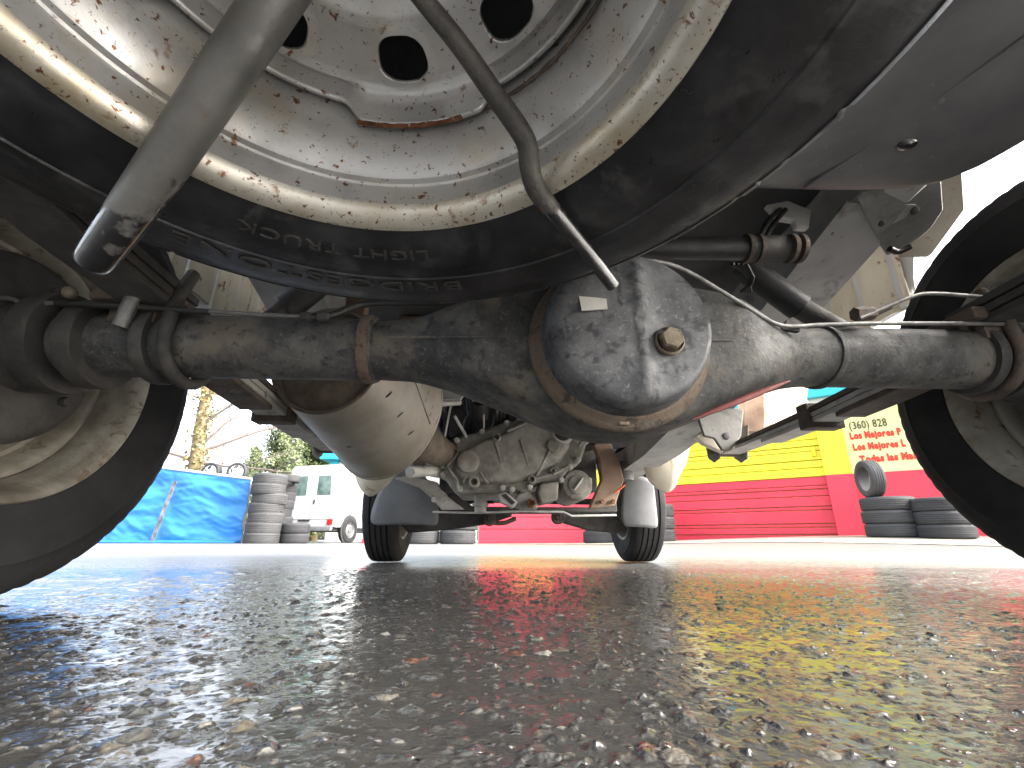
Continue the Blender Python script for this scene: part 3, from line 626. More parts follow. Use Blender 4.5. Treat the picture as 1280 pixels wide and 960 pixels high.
mb = MB(); mb.ring([mring(0, 1.0), mring(-.012, 1.02), mring(-.018, 1.0), mring(-.01, .95), mring(.03, .90), mring(.0, .6), mring(-.03, .3), mring(-.035, .01)], True); mb.obj('end_cap', m_muffcap, mf)
def on_muffler(px, py):
    d = ray(px, py); lo, hi = .4, 1.6
    for _ in range(2000):
        lo += .001; p = CAM+d*lo; t = (p-A).dot(dirm)/(B-A).length; q = p-(A+(B-A)*t)
        if (q.dot(Mj)/(ra+(rb_-ra)*t))**2+(q.dot(Nj)/(ra+(.118-ra)*t))**2 < 1: break
    nrm = (p-(A+(B-A)*t)).normalized(); return p, nrm
mb = MB()
for px, py in ((486, 493), (500, 518), (513, 541)):
    p, nr = on_muffler(px, py); x = nr.cross(Vector((0, 0, 1))).normalized(); y = nr.cross(x)
    mb.ring([[p+nr*.0012+(x*.35*math.cos(a)+y*math.sin(a)+x*.5*math.sin(a))*.008 for a in np.linspace(0, 6.283, 13)[:-1]]], True, cap1=True); mb.obj('drain_slot', m_trim, mf); mb = MB()
for k in range(6):
    p, nr = on_muffler(527+k*2.6+(k % 2)*5, 482+k*9); x = nr.cross(Vector((0, 0, 1))).normalized(); y = nr.cross(x)
    mb.ring([[p+nr*.0012+(x*.3*math.cos(a)+y*math.sin(a)+x*.5*math.sin(a))*.0055 for a in np.linspace(0, 6.283, 11)[:-1]]], True, cap1=True); mb.obj('drain_slot', m_trim, mf); mb = MB()
pts = []
for k in range(9):
    p, nr = on_muffler(519+k*2.3, 478+k*6.5); pts.append(p+nr*.0002)
mb = MB(); mb.tube(pts, .0016, 6); mb.obj('lap_seam', m_muffcap, mf)
mb = MB(); mb.tube([at(515, 545, .70), at(552, 566, .95), at(590, 575, 1.15)], [.055, .045, .04], 28); mb.obj('catalyst', m_muffcap, mf)
mb = MB(); mb.tube([at(512, 590, .85), at(545, 588, .95), at(575, 602, 1.1), at(590, 612, 1.2)], .017, 16, smooth=1); mb.obj('exhaust_pipe', m_leaf, mf)

# --- gearbox
gb = empty('gearbox', at(645, 570, .95), 0, van); YG = .95
def P(px, py, dy=0.): return at(px, py, YG) + Vector((0, dy, 0))
def plate(name, pxs, y0, y1, m, bev=.006, parent=gb):
    mb = MB(); mb.prism([P(x, y, y0) for x, y in pxs], (0, y1-y0, 0)); return mb.obj(name, m, parent, bevel=bev, angle=35)
outl = [(551, 592), (553, 580), (559, 570), (566, 562), (570, 548), (582, 543), (604, 538), (632, 526), (655, 514), (700, 500), (742, 500), (745, 545), (734, 552), (730, 566), (726, 578), (710, 590), (700, 603), (680, 602), (668, 605), (662, 614), (652, 616), (646, 611), (622, 616), (572, 616), (561, 606)]
plate('gear_case', outl, 0, .30, m_cast, .012)
inn = [(565, 592), (567, 580), (576, 567), (600, 553), (636, 540), (662, 525), (700, 515), (715, 530), (712, 560), (700, 578), (664, 600), (640, 606), (575, 606)]
mb = MB(); mb.ring([[P(x, y, .002) for x, y in inn], [P(640+(x-640)*.94, 566+(y-566)*.92, -.022) for x, y in inn], [P(640+(x-640)*.86, 566+(y-566)*.84, -.028) for x, y in inn]], True, cap1=True); mb.obj('case_cover', m_cast, gb, bevel=.006)
def boss(px, py, r_, h, m=m_cast, y0=0, name='boss', n=28, hole=False):
    mb = MB(); Mx = Matrix.Rotation(math.pi/2, 4, 'X'); Mx.translation = P(px, py, y0)
    pr_ = [(r_*1.12, -.004), (r_*1.02, h*.6), (r_*.96, h*.95), (r_*.86, h)] + ([(r_*.62, h), (r_*.58, h*.35), (.0, h*.35)] if hole else [(r_*.4, h*1.03), (.0, h*1.03)])
    mb.lathe(pr_, n, Mx); return mb.obj(name, m, gb)
boss(586, 579, .034, .030, y0=-.012); boss(593, 604, .017, .036, y0=-.005, hole=True, m=m_cast); boss(621, 550, .012, .036, y0=-.01, hole=True)
boss(664, 601, .012, .034, y0=-.006, hole=True); boss(690, 560, .020, .02, y0=-.018); boss(702, 543, .033, .010, m_castlt, y0=-.024, name='seal_ring'); boss(702, 543, .027, .02, m_rubber, y0=-.024, name='seal_ring', hole=True); boss(690, 590, .0085, .03, y0=0, hole=True)
mb = MB(); mb.box(P(702, 543, -.045), (.034, .03, .026), Matrix.Rotation(.3, 3, 'Y'), bev=.003); mb.obj('coupling_block', m_cast, gb)
def rib(a, b_, w0=.005):
    mb = MB(); A_, B_ = P(*a, -.028), P(*b_, -.022); mb.tube([A_, B_], [w0, w0], 8); mb.obj('case_rib', m_cast, gb)
for a, b_ in (((619, 556), (630, 593)), ((650, 552), (664, 598)), ((686, 564), (668, 600)), ((580, 605), (584, 592)), ((562, 588), (572, 602)), ((572, 602), (573, 614)), ((600, 592), (610, 606)), ((668, 600), (690, 594)), ((575, 567), (560, 584)), ((634, 541), (660, 530)), ((715, 545), (722, 560)), ((722, 560), (730, 548)), ((690, 594), (708, 585))): rib(a, b_)
for px, py in ((553, 583), (554, 593), (575, 611), (628, 610), (662, 609), (701, 600), (722, 575), (732, 552), (571, 551), (603, 540), (633, 529), (696, 588), (712, 584), (640, 612)):
    mb = MB(); q = P(px, py, .004); mb.hexa(q, (0, -1, 0), .0095, .014, 16); mb.hexa(q+Vector((0, -.012, 0)), (0, -1, 0), .0068, .010); mb.obj('case_bolt', m_castlt, gb, angle=30)
# starter motor
mb = MB(); Mx = Matrix.Rotation(math.pi/2, 4, 'X'); Mx.translation = P(722, 606, .05); mb.lathe([(.048, -.20), (.048, .035), (.044, .05), (.030, .052), (.028, .058), (.012, .06), (0, .06)], 40, Mx); mb.obj('starter_motor', m_cast, gb)
mb = MB(); mb.box(P(735, 601, .03), (.03, .04, .022), bev=.004); mb.tube([P(717, 612, -.014), P(723, 605, -.016), P(727, 598, -.014)], .004, 8, smooth=1); mb.obj('starter_terminal', m_castlt, gb)
plate('case_foot', [(675, 604), (698, 602), (697, 625), (676, 630), (672, 618)], -.01, .12, m_cast)
plate('lower_bracket', [(648, 616), (662, 612), (672, 622), (673, 636), (655, 636), (640, 630)], .01, .10, m_cast)
boss(664, 629, .013, .02, m_rust, y0=0, name='drain_plug', hole=True)
plate('connector', [(622, 617), (632, 614), (648, 628), (641, 635), (626, 628)], .005, .05, m_castlt, .004)
plate('connector_face', [(627, 619), (632, 617), (644, 628), (640, 631)], -.001, .006, m_trim, .001)
mb = MB(); mb.tube([P(600, 612, .06), P(600, 640, .06)], [.022, .018], 18); mb.tube([P(600, 627, .06), P(600, 631, .06)], .026, 18); mb.obj('breather_pipe', m_cast, gb)
# engine bulk, hoses and lines above and behind the gearbox
eng = MB(); eng.box((.0, 1.62, .42), (.62, .62, .36), bev=.03); eng.box((.05, 1.30, .5), (.5, .3, .2), bev=.02); eng.obj('engine_block', m_dark, van)
mb = MB()
for k in range(11):
    x0 = 555+random.uniform(0, 100); y0 = 478+random.uniform(0, 8)
    mb.tube([at(x0, y0, .85+.2*random.random()), at(x0+random.uniform(-12, 18), y0+22, .9), at(x0+random.uniform(-20, 25), y0+48, .98), at(x0+random.uniform(-30, 15), y0+75, 1.08)], random.choice((.005, .008, .012)), 8, smooth=2)
mb.tube([at(640, 495, .9), at(640, 530, .98)], .02, 12); mb.tube([at(600, 500, .9), at(600, 520, .95)], .03, 12); mb.obj('engine_hoses', m_rubber, van)
mb = MB(); mb.tube([at(545, 505, .8), at(575, 503, .85)], .009, 10); mb.tube([at(568, 520, .86), at(583, 546, .94)], .005, 8); mb.tube([at(565, 500, .86), at(556, 545, .9), at(553, 570, .95)], .003, 8, smooth=2)
mb.tube([at(604, 508, .9), at(605, 535, .94)], .003, 6); mb.obj('selector_rod', m_castlt, van)
mb = MB(); mb.prism([at(548, 500, .8), at(560, 478, .8), at(588, 480, .8), at(575, 500, .8)], (0, .02, 0)); mb.obj('tunnel_bracket', m_rail, van, bevel=.003)

# --- front crossmember, arms, shields
xm = empty('front_crossmember', (0, 1.55, .17), 0, van); YX = 1.42
def Q(px, py, dy=0.): return at(px, py, YX)+Vector((0, dy, 0))
mb = MB(); mb.prism([Q(545, 640), Q(700, 640), Q(772, 640), Q(770, 622), Q(736, 634), Q(590, 633), Q(572, 614), Q(545, 626)], (0, .16, 0)); mb.obj('crossmember_web', m_dark, xm, bevel=.004)
mb = MB(); mb.tube([Q(541, 640, -.006), Q(600, 641, -.006), Q(650, 639, -.006), Q(704, 640, -.006), Q(715, 645, -.006), Q(770, 644, -.006)], .0048, 8, flat=.8); mb.obj('bare_flange_edge', m_bright, xm)
mb = MB(); mb.prism([at(492, 598, 1.25), at(512, 594, 1.25), at(545, 602, 1.30), at(560, 622, 1.36), at(580, 637, 1.38), at(552, 638, 1.38), at(538, 622, 1.34), at(524, 610, 1.30)], (0, .05, .004)); mb.obj('crossmember_arm', m_leaf, xm, bevel=.006)
for px, py in ((543, 625), (556, 625)): mb = MB(); mb.hexa(at(px, py, 1.33), (0, -1, 0), .011, .02, 6); mb.obj('arm_bolt', m_castlt, xm, angle=30)
for pts in ([(500, 655), (530, 640), (625, 640), (640, 640), (640, 645), (610, 655), (560, 662), (510, 666)], [(690, 642), (770, 642), (778, 655), (775, 667), (735, 662), (700, 652)]):
    mb = MB(); mb.prism([at(x, y, 1.66) for x, y in pts], (0, .07, 0)); mb.obj('lower_arm', m_dark, xm, bevel=.006)
for px, py in ((612, 649), (697, 647)):
    mb = MB(); mb.hexa(at(px, py, 1.63), (0, -1, 0), .03, .03, 18); mb.hexa(at(px, py, 1.60), (0, -1, 0), .012, .012, 6); mb.obj('arm_bush', m_darkrust, xm)
mb = MB(); mb.tube([at(610, 652, 1.64), at(628, 655, 1.64), at(645, 648, 1.64)], .010, 8, smooth=1); mb.obj('stabiliser_bar', m_muffcap, xm)
mb = MB(); mb.prism([at(742, 556, 1.15), at(758, 548, 1.15), at(774, 572, 1.15), at(780, 600, 1.15), at(769, 632, 1.15), at(737, 636, 1.15), at(752, 600, 1.15), at(750, 575, 1.15)], (0, .04, 0)); mb.obj('heat_shield', m_brown, xm, bevel=.004)
for px in (752, 766): mb = MB(); mb.hexa(at(px, 627, 1.145), (0, -1, 0), .008, .012); mb.obj('shield_bolt', m_rust, xm, angle=30)
mb = MB(); mb.tube([at(768, 616, 1.13), at(774, 612, 1.13), at(781, 606, 1.13)], .004, 8, smooth=1); mb.obj('sensor_wire', m_wire, xm)
mb = MB(); mb.tube([at(781, 578, 1.2), at(781, 600, 1.2)], .032, 20); mb.obj('strut_boot', m_flap, xm)
mb = MB(); mb.tube([at(786, 570, 1.25), at(812, 572, 1.25), at(812, 584, 1.25), at(788, 590, 1.25)], .012, 8, smooth=1); mb.box(at(800, 582, 1.25), (.06, .05, .03), bev=.006); mb.obj('strut_bracket', m_leaf, xm)

# --- mud flaps and inner wings at the front
def sheet(name, rows, m, parent=van, thick=.004, sub=2):
    """curved sheet through a grid of (px, py, Y) points"""
    mb = MB(); mb.ring([[at(*p) for p in r] for r in rows], False); o = mb.obj(name, m, parent, angle=70)
    if sub: k = o.modifiers.new('sub', 'SUBSURF'); k.levels = k.render_levels = sub
    q = o.modifiers.new('thick', 'SOLIDIFY'); q.thickness = thick; return o
sheet('mud_flap', [[(487, 592, 1.36), (510, 590, 1.34), (532, 600, 1.34), (545, 612, 1.36)], [(474, 612, 1.42), (500, 610, 1.38), (528, 616, 1.38), (548, 628, 1.40)], [(464, 640, 1.46), (490, 640, 1.42), (520, 642, 1.42), (548, 650, 1.44)], [(462, 658, 1.48), (490, 655, 1.45), (520, 655, 1.44), (548, 658, 1.46)]], m_flap)
sheet('mud_flap', [[(781, 596, 1.42), (795, 594, 1.40), (808, 596, 1.40), (817, 604, 1.42)], [(777, 620, 1.44), (792, 616, 1.42), (806, 616, 1.42), (818, 620, 1.44)], [(776, 645, 1.46), (792, 640, 1.44), (808, 640, 1.44), (821, 645, 1.46)], [(779, 659, 1.48), (792, 658, 1.46), (808, 659, 1.46), (823, 662, 1.48)]], m_flap)
sheet('inner_wing', [[(440, 560, 1.1), (470, 575, 1.05), (500, 580, 1.05)], [(443, 592, 1.12), (462, 595, 1.06), (498, 590, 1.06)], [(450, 612, 1.15), (464, 606, 1.10), (492, 596, 1.08)], [(463, 622, 1.20), (472, 616, 1.15), (488, 602, 1.12)]], m_cream, sub=1)
sheet('inner_wing', [[(800, 560, 1.1), (828, 555, 1.05), (853, 556, 1.05)], [(806, 590, 1.12), (830, 588, 1.08), (850, 590, 1.08)], [(810, 600, 1.15), (830, 606, 1.12), (846, 606, 1.12)], [(818, 606, 1.2), (830, 616, 1.16), (838, 614, 1.16)]], m_cream, sub=1)
mb = MB(); mb.prism([at(845, 545, 1.2), at(866, 545, 1.2), at(858, 580, 1.2), at(846, 600, 1.2)], (0, .01, 0)); mb.obj('sill_end', m_white, van, smooth=False)
for s, x in ((-1, -.48), (1, .44)):
    mb = MB(); mb.tube([(x*.9, 1.62, .55), (x, 1.70, .40), (x*1.05, 1.76, .27)], [.05, .045, .03], 18); mb.obj('front_strut', m_dark, van)
    mb = MB(); mb.tube([(x*.2, 1.74, .24), (x*1.12, 1.78, .24)], .014, 12); mb.obj('drive_shaft', m_dark, van)

# --- spare wheel carrier: bent rod and tube hanging below the spare
mb = MB(); pts = [at(766, 357, -.205), at(738, 320, -.225), at(705, 280, -.25), at(690, 262, -.26), at(668, 236, -.272), at(661, 205, -.282), at(660, 180, -.290), at(645, 155, -.297), at(618, 118, -.305), at(575, 55, -.322), at(525, -5, -.338), at(460, -90, -.36)]
rad = [.0050, .0052, .0055, .0058, .0062, .0060, .0060, .0060, .0058, .0054, .0050, .0046]
mb.tube(pts, rad, 16, smooth=2); mb.obj('carrier_rod', wet_end(m_rod, -.262, .018), van)
tb = [at(112, 332, -.262), at(150, 282, -.275), at(205, 205, -.292), at(270, 108, -.311), at(350, -10, -.331), at(430, -130, -.35)]
for k, p in enumerate(tb): pass
cut = [tb[0].lerp(tb[1], k) for k in (0, .03, .12, .5)]+[tb[1]]+[tb[1].lerp(tb[2], k) for k in (.3, .6)]+tb[2:]
mb = MB(); mb.tube(cut, [.0062, .0082, .0094, .0100, .0105, .0110, .0113, .0118, .0124, .0128, .0128], 32, caps=False, smooth=1)
mb.tube([cut[0], cut[0].lerp(cut[1], .5), cut[2]], [.0062, .0050, .0052], 32, caps=False); mb.obj('carrier_tube', wet_end(m_tube, -.283, .022, True), van)

# ================================================================== spare wheel
sp = empty('spare_wheel', (-.168, -.39, .28)); sp.rotation_euler = (-.06, -.01, 0)
tag(sp, 'spare wheel with rusty silver rim slung flat under the van tail', 'spare wheel')
bpy.context.view_layer.update(); SM = sp.matrix_world.copy()
def sobj(mb, name, m, **k): return mb.obj(name, m, sp, **k)
tp = [(.163, .012), (.166, .004), (.171, .001), (.180, -.0035), (.190, -.0065), (.205, -.0080), (.2135, -.0078), (.2145, -.0090), (.217, -.0088), (.235, -.0085), (.247, -.0068), (.2545, -.0035), (.2555, -.0042), (.2615, -.0005), (.2660, .007), (.2685, .024), (.2688, .042), (.264, .044), (.264, .050), (.2695, .052), (.2697, .066), (.264, .068), (.264, .076), (.2697, .078), (.2695, .092), (.264, .094), (.264, .100), (.2690, .102), (.2655, .124), (.258, .137), (.240, .148), (.210, .153), (.185, .148), (.163, .135)]
random.seed(3); jit = [random.random() for _ in range(400)]
def smod(i, th):
    k = int(th/(2*math.pi)*96) % 96; fr = th/(2*math.pi)*96 % 1
    if 12 <= i <= 16 and jit[k+200] > .86 and fr < .06+.12*jit[k+50]: return (-.0005-.0012*jit[k]**2, .0006)
    if 13 <= i <= 15: return ((jit[k+100]-.5)*.0016, 0)
    return (0, 0)
mb = MB(); mb.lathe(tp, 768, SM, mod=smod); mb.lathe([(.163, .012), (.168, .07), (.163, .135)], 96, SM); sobj(mb, 'tyre', m_tyrewet, angle=30)
sp_tyre = sp.children[0]
# raised lettering on the sidewall, reading round the tyre
def ring_text(txt, size, rad, th0, th1, zf, name):
    G, W = glyphs(txt, size, .0009); mb = MB()
    for x, w_, v_, f_ in G:
        th = th0+(th1-th0)*((x+w_/2)/W); c, s_ = math.cos(th), math.sin(th); er = Vector((c, s_, 0)); et = Vector((-s_, c, 0))
        sc_ = (th1-th0)*rad/W
        out = []
        for p in v_:
            r_ = rad+p.y; out.append(SM @ (er*r_ + et*((p.x-w_/2)*sc_) + Vector((0, 0, zf(r_)-.0004-p.z))))
        mb.add(out, f_)
    o = mb.obj(name, m_letter, sp_tyre, smooth=False); return o
def zprof(r_): return float(np.interp(r_, [p[0] for p in tp[:12]], [p[1] for p in tp[:12]]))
ring_text('BRIDGESTONE', .0165, .2180, math.radians(79), math.radians(133), zprof, 'raised_lettering')
ring_text('LIGHT TRUCK', .0110, .184, math.radians(84), math.radians(124), zprof, 'raised_lettering')
# rim: bright lip, bead seat, well
mb = MB(); mb.lathe([(.1655, .012), (.1685, .006), (.1690, .001), (.1670, -.0015), (.1640, -.0012), (.1605, .0005), (.1570, .0035), (.1548, .0075), (.1540, .0105)], 192, SM); sobj(mb, 'rim_lip', m_rimlip)
mb = MB(); mb.lathe([(.1541, .0103), (.1538, .016), (.1538, .0255), (.1530, .0272), (.1495, .0282), (.1470, .0310), (.1400, .0500), (.1388, .054), (.1382, .062), (.1380, .095), (.148, .11), (.152, .13)], 192, SM); sobj(mb, 'rim_well', m_rim, angle=24)
# disc with nine vent holes; its flange is scalloped
def disc_mesh():
    pr_ = [(.1310, .0580), (.1305, .066), (.1290, .074), (.1255, .080), (.1215, .0830), (.118, .0842), (.112, .0850), (.104, .0858), (.096, .0862), (.089, .0870), (.083, .089), (.078, .0935), (.073, .0995), (.066, .103), (.055, .1045), (.03, .1045), (.001, .1045)]
    # finer radial steps in the hole band
    rr = []
    for i in range(len(pr_)-1):
        n = 8 if .089 <= pr_[i][0] <= .1215 and pr_[i+1][0] >= .088 else 3
        for q in range(n): t = q/n; rr.append((pr_[i][0]*(1-t)+pr_[i+1][0]*t, pr_[i][1]*(1-t)+pr_[i+1][1]*t))
    rr.append(pr_[-1]); S = 540; v_ = []; hole = []
    HC = [(math.radians(86+40*k), .1055) for k in range(9)]; RA, RT = .0138, .0158
    for i, (r_, z_) in enumerate(rr):
        for j in range(S):
            th = 2*math.pi*j/S; dz = 0
            if r_ > .122:
                sc_ = .5+.5*math.cos(4*(th-math.radians(82))); cut = sst(.30, .55, 1-sc_)
                dz = cut*(.016)*sst(.122, .1310, r_)*1.0 
            r2, th2 = r_, th; ins = False
            for hc, hr in HC:
                d = (th-hc+math.pi) % (2*math.pi)-math.pi; a, b2 = d*hr/RT, (r_-hr)/RA; q = (abs(a)**2.6+abs(b2)**2.6)**(1/2.6)
                if q < 1:
                    ins = True; q = max(q, 1e-4); th2 = hc+d/q; r2 = hr+(r_-hr)/q
                elif q < 1.35 and r_ < .125: dz -= .0016*(1-(q-1)/.35)
            if ins: z2 = float(np.interp(-r2, [-p[0] for p in pr_], [p[1] for p in pr_]))-.0016
            else: z2 = z_+dz
            v_.append(SM @ Vector((r2*math.cos(th2), r2*math.sin(th2), z2))); hole.append(ins)
    f_ = []
    for i in range(len(rr)-1):
        for j in range(S):
            k = (j+1) % S; q = (i*S+j, i*S+k, (i+1)*S+k, (i+1)*S+j)
            if sum(hole[x] for x in q) < 4: f_.append(q)
    mb = MB(); mb.add(v_, f_); o = sobj(mb, 'rim_disc', m_rim, angle=50); so_ = o.modifiers.new('thick', 'SOLIDIFY'); so_.thickness = .003; so_.offset = 1
    return o
disc_mesh()
# crusty weld run on the disc edge
mb = MB(); mb.tube([SM @ Vector((.1320*math.cos(a), .1320*math.sin(a), .0575)) for a in np.linspace(math.radians(70), math.radians(101), 24)], [.0012+.0006*random.random() for _ in range(24)], 8); sobj(mb, 'weld_run', m_rust)
mb = MB(); mb.tube([SM @ Vector((.1360*math.cos(a), .1360*math.sin(a), .064)) for a in np.linspace(math.radians(20), math.radians(66), 24)], [.0010+.0006*random.random() for _ in range(24)], 8); sobj(mb, 'weld_run', m_darkrust)
mb = MB(); mb.box(SM @ Vector((0, -.0, .16)), (.30, .30, .004)); 
# carrier tray above the spare
mb = MB(); mb.box((-.168, -.39, .46), (.5, .5, .02), bev=.005); mb.obj('carrier_tray', m_floor, van)

# ================================================================== yard behind
# --- blue tarpaulin screen on the left
tf = empty('tarp_fence', (-6.2, 9, 0)); tag(tf, 'wrinkled blue tarpaulin screen laced along the back of the yard on the left', 'tarp screen')
def tarp_pt(u, v_): # u 0..1 left-right, v 0..1 up
    x = -9.4+u*4.5; y = 9.3-.35*u; top = 1.75-.55*u; return Vector((x, y, .0+v_*top))
rows = []
for i in range(41):
    r_ = []
    for j in range(121):
        u, v_ = j/120, i/40; p = tarp_pt(u, v_); q = Vector((u*9, v_*2.5, 0))
        fold = mnoise.noise(Vector((u*5+v_*3.5, v_*5-u*4, 1.7)))*.07 + abs(mnoise.noise(Vector((u*22+v_*13, v_*5-u*3, 4))))*.05 + abs(mnoise.noise(Vector((u*13-v_*20, v_*4+u*6, 9))))*.035
        post = math.exp(-((u-.64)/.012)**2)
        p.y += -fold*(1-.8*post)*sst(0, .06, 1-v_)+.03; r_.append(p)
    rows.append(r_)
mb = MB(); mb.ring(rows, False); mb.obj('tarpaulin', m_tarp, tf, angle=80)
mb = MB(); mb.prism([tarp_pt(.636, .03)+Vector((-.02, -.12, 0)), tarp_pt(.644, .03)+Vector((.02, -.12, 0)), tarp_pt(.684, .84)+Vector((.02, -.12, 0)), tarp_pt(.676, .84)+Vector((-.02, -.12, 0))], (0, -.01, 0)); mb.obj('lacing_strap', m_strap, tf, smooth=False)
mb = MB(); mb.tube([tarp_pt(0, 1)+Vector((0, .02, .01)), tarp_pt(1, 1)+Vector((0, .02, .01))], .025, 8); mb.obj('top_rail', m_white, tf)
for u in (0.02, .34, .66, .99):
    mb = MB(); mb.tube([tarp_pt(u, 0)+Vector((0, .1, 0)), tarp_pt(u, 1)+Vector((0, .1, 0))], .03, 8); mb.obj('fence_post', m_white, tf)
mb = MB(); mb.prism([tarp_pt(.0, 0)+Vector((0, -.3, .01)), tarp_pt(1, 0)+Vector((0, -.25, .01)), tarp_pt(1, 0)+Vector((0, 0, .05)), tarp_pt(0, 0)+Vector((0, 0, .05))], (0, 0, .008)); mb.obj('tarp_hem', m_tarp, tf, smooth=False)

# --- loose tyres
def tyre_proto(R, W, rb, m, groove=True):
    mb = make_tyre(R, W, rb, 56, Matrix.Identity(4), 28, .008); return mb.obj('tyre', m, angle=35)
proto = tyre_proto(.30, .20, .19, m_tyregrey); proto2 = tyre_proto(.30, .20, .19, m_tyregrey2); used = {}
def put_tyre(x, y, z, label, group, pr_=None, tilt=0, rz=0, s=1.0):
    pr_ = pr_ or proto
    if id(pr_) not in used: o = pr_; used[id(pr_)] = 1
    else: o = pr_.copy(); COL.objects.link(o)
    o.location = (x, y, z); o.rotation_euler = (tilt, 0, rz); o.scale = s if hasattr(s, '__len__') else (s, s, s); tag(o, label, 'tyre', group); return o
ORD = ['bottom', 'second', 'third', 'fourth', 'fifth', 'sixth', 'top']
def stack(px, Y, n, what, group, pr_=None, h=.205, s=1.0, jitter=.02, sz=None):
    c = at(px, 679, Y); zb = zt(c.x, Y); nm = {1: ['only'], 2: ['bottom', 'top'], 3: ['bottom', 'middle', 'top'], 4: ['bottom', 'second', 'third', 'top'], 7: ORD}[n]
    for k in range(n):
        put_tyre(c.x+random.uniform(-jitter, jitter), Y+random.uniform(-jitter, jitter), zb+h*(sz or s)*(k+.5), f'{nm[k]} tyre of {what}', group, pr_, 0, random.uniform(0, 6), (s*random.uniform(.97, 1.02), s, sz or s))
    return c, zb
random.seed(11)
stack(326, 8.9, 7, 'the seven-high grey tyre stack beside the blue tarp', 'tyres stacked beside the tarp', h=.172, s=1.05)
stack(340, 9.6, 7, 'the stack half hidden between the tall tyre stack and the white van', 'tyres stacked behind the tall stack', proto2, h=.168, s=1.0)
stack(368, 9.2, 2, 'the low pair in front of the white van rear', 'low tyres before the white van', proto2, s=.9)
stack(527, 8.6, 3, 'the stack seen under the front axle left, nearest the front left wheel', 'tyres stacked along the far wall', s=1.15)
stack(573, 8.6, 3, 'the stack seen under the front axle, touching the red wall corner', 'tyres stacked along the far wall', s=1.15)
stack(752, 8.8, 2, 'the low stack seen under the front axle right', 'tyres stacked along the far wall', proto2, s=1.1)
stack(824, 8.2, 3, 'the stack peeping out beside the front right wheel', 'tyres by the front right wheel', s=1.05)
cR, zR = stack(1121, 6.0, 3, 'the pale stack in front of the sign wall', 'tyres stacked in front of the sign wall', s=1.10, sz=.86, jitter=.01)
cR2, zR2 = stack(1188, 5.55, 3, 'the dark stack right of the pale one, partly behind the rear wheel', 'dark tyres right of the pale stack', proto2, s=1.02, sz=.82, jitter=.01)
put_tyre(cR.x-.16, 6.0, zR+.205*.86*3+.265, 'tyre standing upright on top of the pale stack', 'upright tyres on stacks', None, math.pi/2, 1.32, .88)
put_tyre(at(352, 630, 9.35).x, 9.05, zt(-4, 9)+.27, 'tyre leaning upright in the gap left of the white van', 'tyres leaning beside the white van', None, math.pi/2, 1.5, .9)
put_tyre(at(345, 630, 9.3).x, 9.25, .31+.1, 'second leaning tyre tucked behind the tall grey stack', 'tyres leaning beside the white van', proto2, math.pi/2, 1.2, .95)
put_tyre(at(361, 606, 9.35).x, 9.35, 1.26, 'white walled tyre lying on the hidden stack left of the van', 'tyres beside the white van', proto, 0, .3, .72)
# alloy wheels lying on the rack behind the tarp
rk = empty('storage_rack', (-6.1, 9.7, 0)); tag(rk, 'low storage rack behind the blue tarpaulin carrying the spare wheels', 'rack')
mb = MB(); mb.box((-6.3, 9.75, 1.18), (3.4, .7, .04)); mb.obj('shelf', m_trim, rk)
for dx in (-1.6, 1.6):
    for dy in (-.3, .3): mb = MB(); mb.box((-6.3+dx, 9.75+dy, .58), (.05, .05, 1.16)); mb.obj('leg', m_trim, rk)
def alloy(x, y, z, rz, label):
    r_ = empty('alloy_wheel', (x, y, z)); tag(r_, label, 'wheel', 'alloy wheels above the tarp')
    Mx = Matrix.Translation((x, y, z)) @ Matrix.Rotation(rz, 4, 'Z') @ Matrix.Rotation(math.pi/2, 4, 'X')
    make_tyre(.20, .14, .135, 48, Mx).obj('tyre', m_tyregrey2, r_)
    mb = MB(); mb.lathe([(.14, .06), (.135, .075), (.125, .06), (.12, .02)], 40, Mx); mb.obj('rim', m_alloy, r_)
    mb = MB()
    for k in range(5):
        a = 2*math.pi*k/5; mb.tube([Mx @ Vector((.02*math.cos(a), .02*math.sin(a), .06)), Mx @ Vector((.13*math.cos(a), .13*math.sin(a), .055))], [.03, .02], 8)
    mb.lathe([(.05, .05), (.045, .075), (0, .08)], 20, Mx); mb.obj('spokes', m_alloy, r_)
q = at(296, 595, 9.45); alloy(q.x, 9.45, 1.40, .1, 'right-hand white five-spoke alloy wheel standing above the blue tarp, next to the tall tyre stack')
q = at(264, 594, 9.5); alloy(q.x, 9.5, 1.40, -.1, 'left-hand white five-spoke alloy wheel standing above the blue tarp')
for k, (px, yy) in enumerate(((235, 9.8), (283, 9.95))):
    q = at(px, 590, yy); put_tyre(q.x, yy, 1.20+.1, ('grey tyre lying flat behind the tarp top, left of the alloy wheels', 'grey tyre lying flat behind the two alloy wheels')[k], 'tyres lying on the rack', proto2)

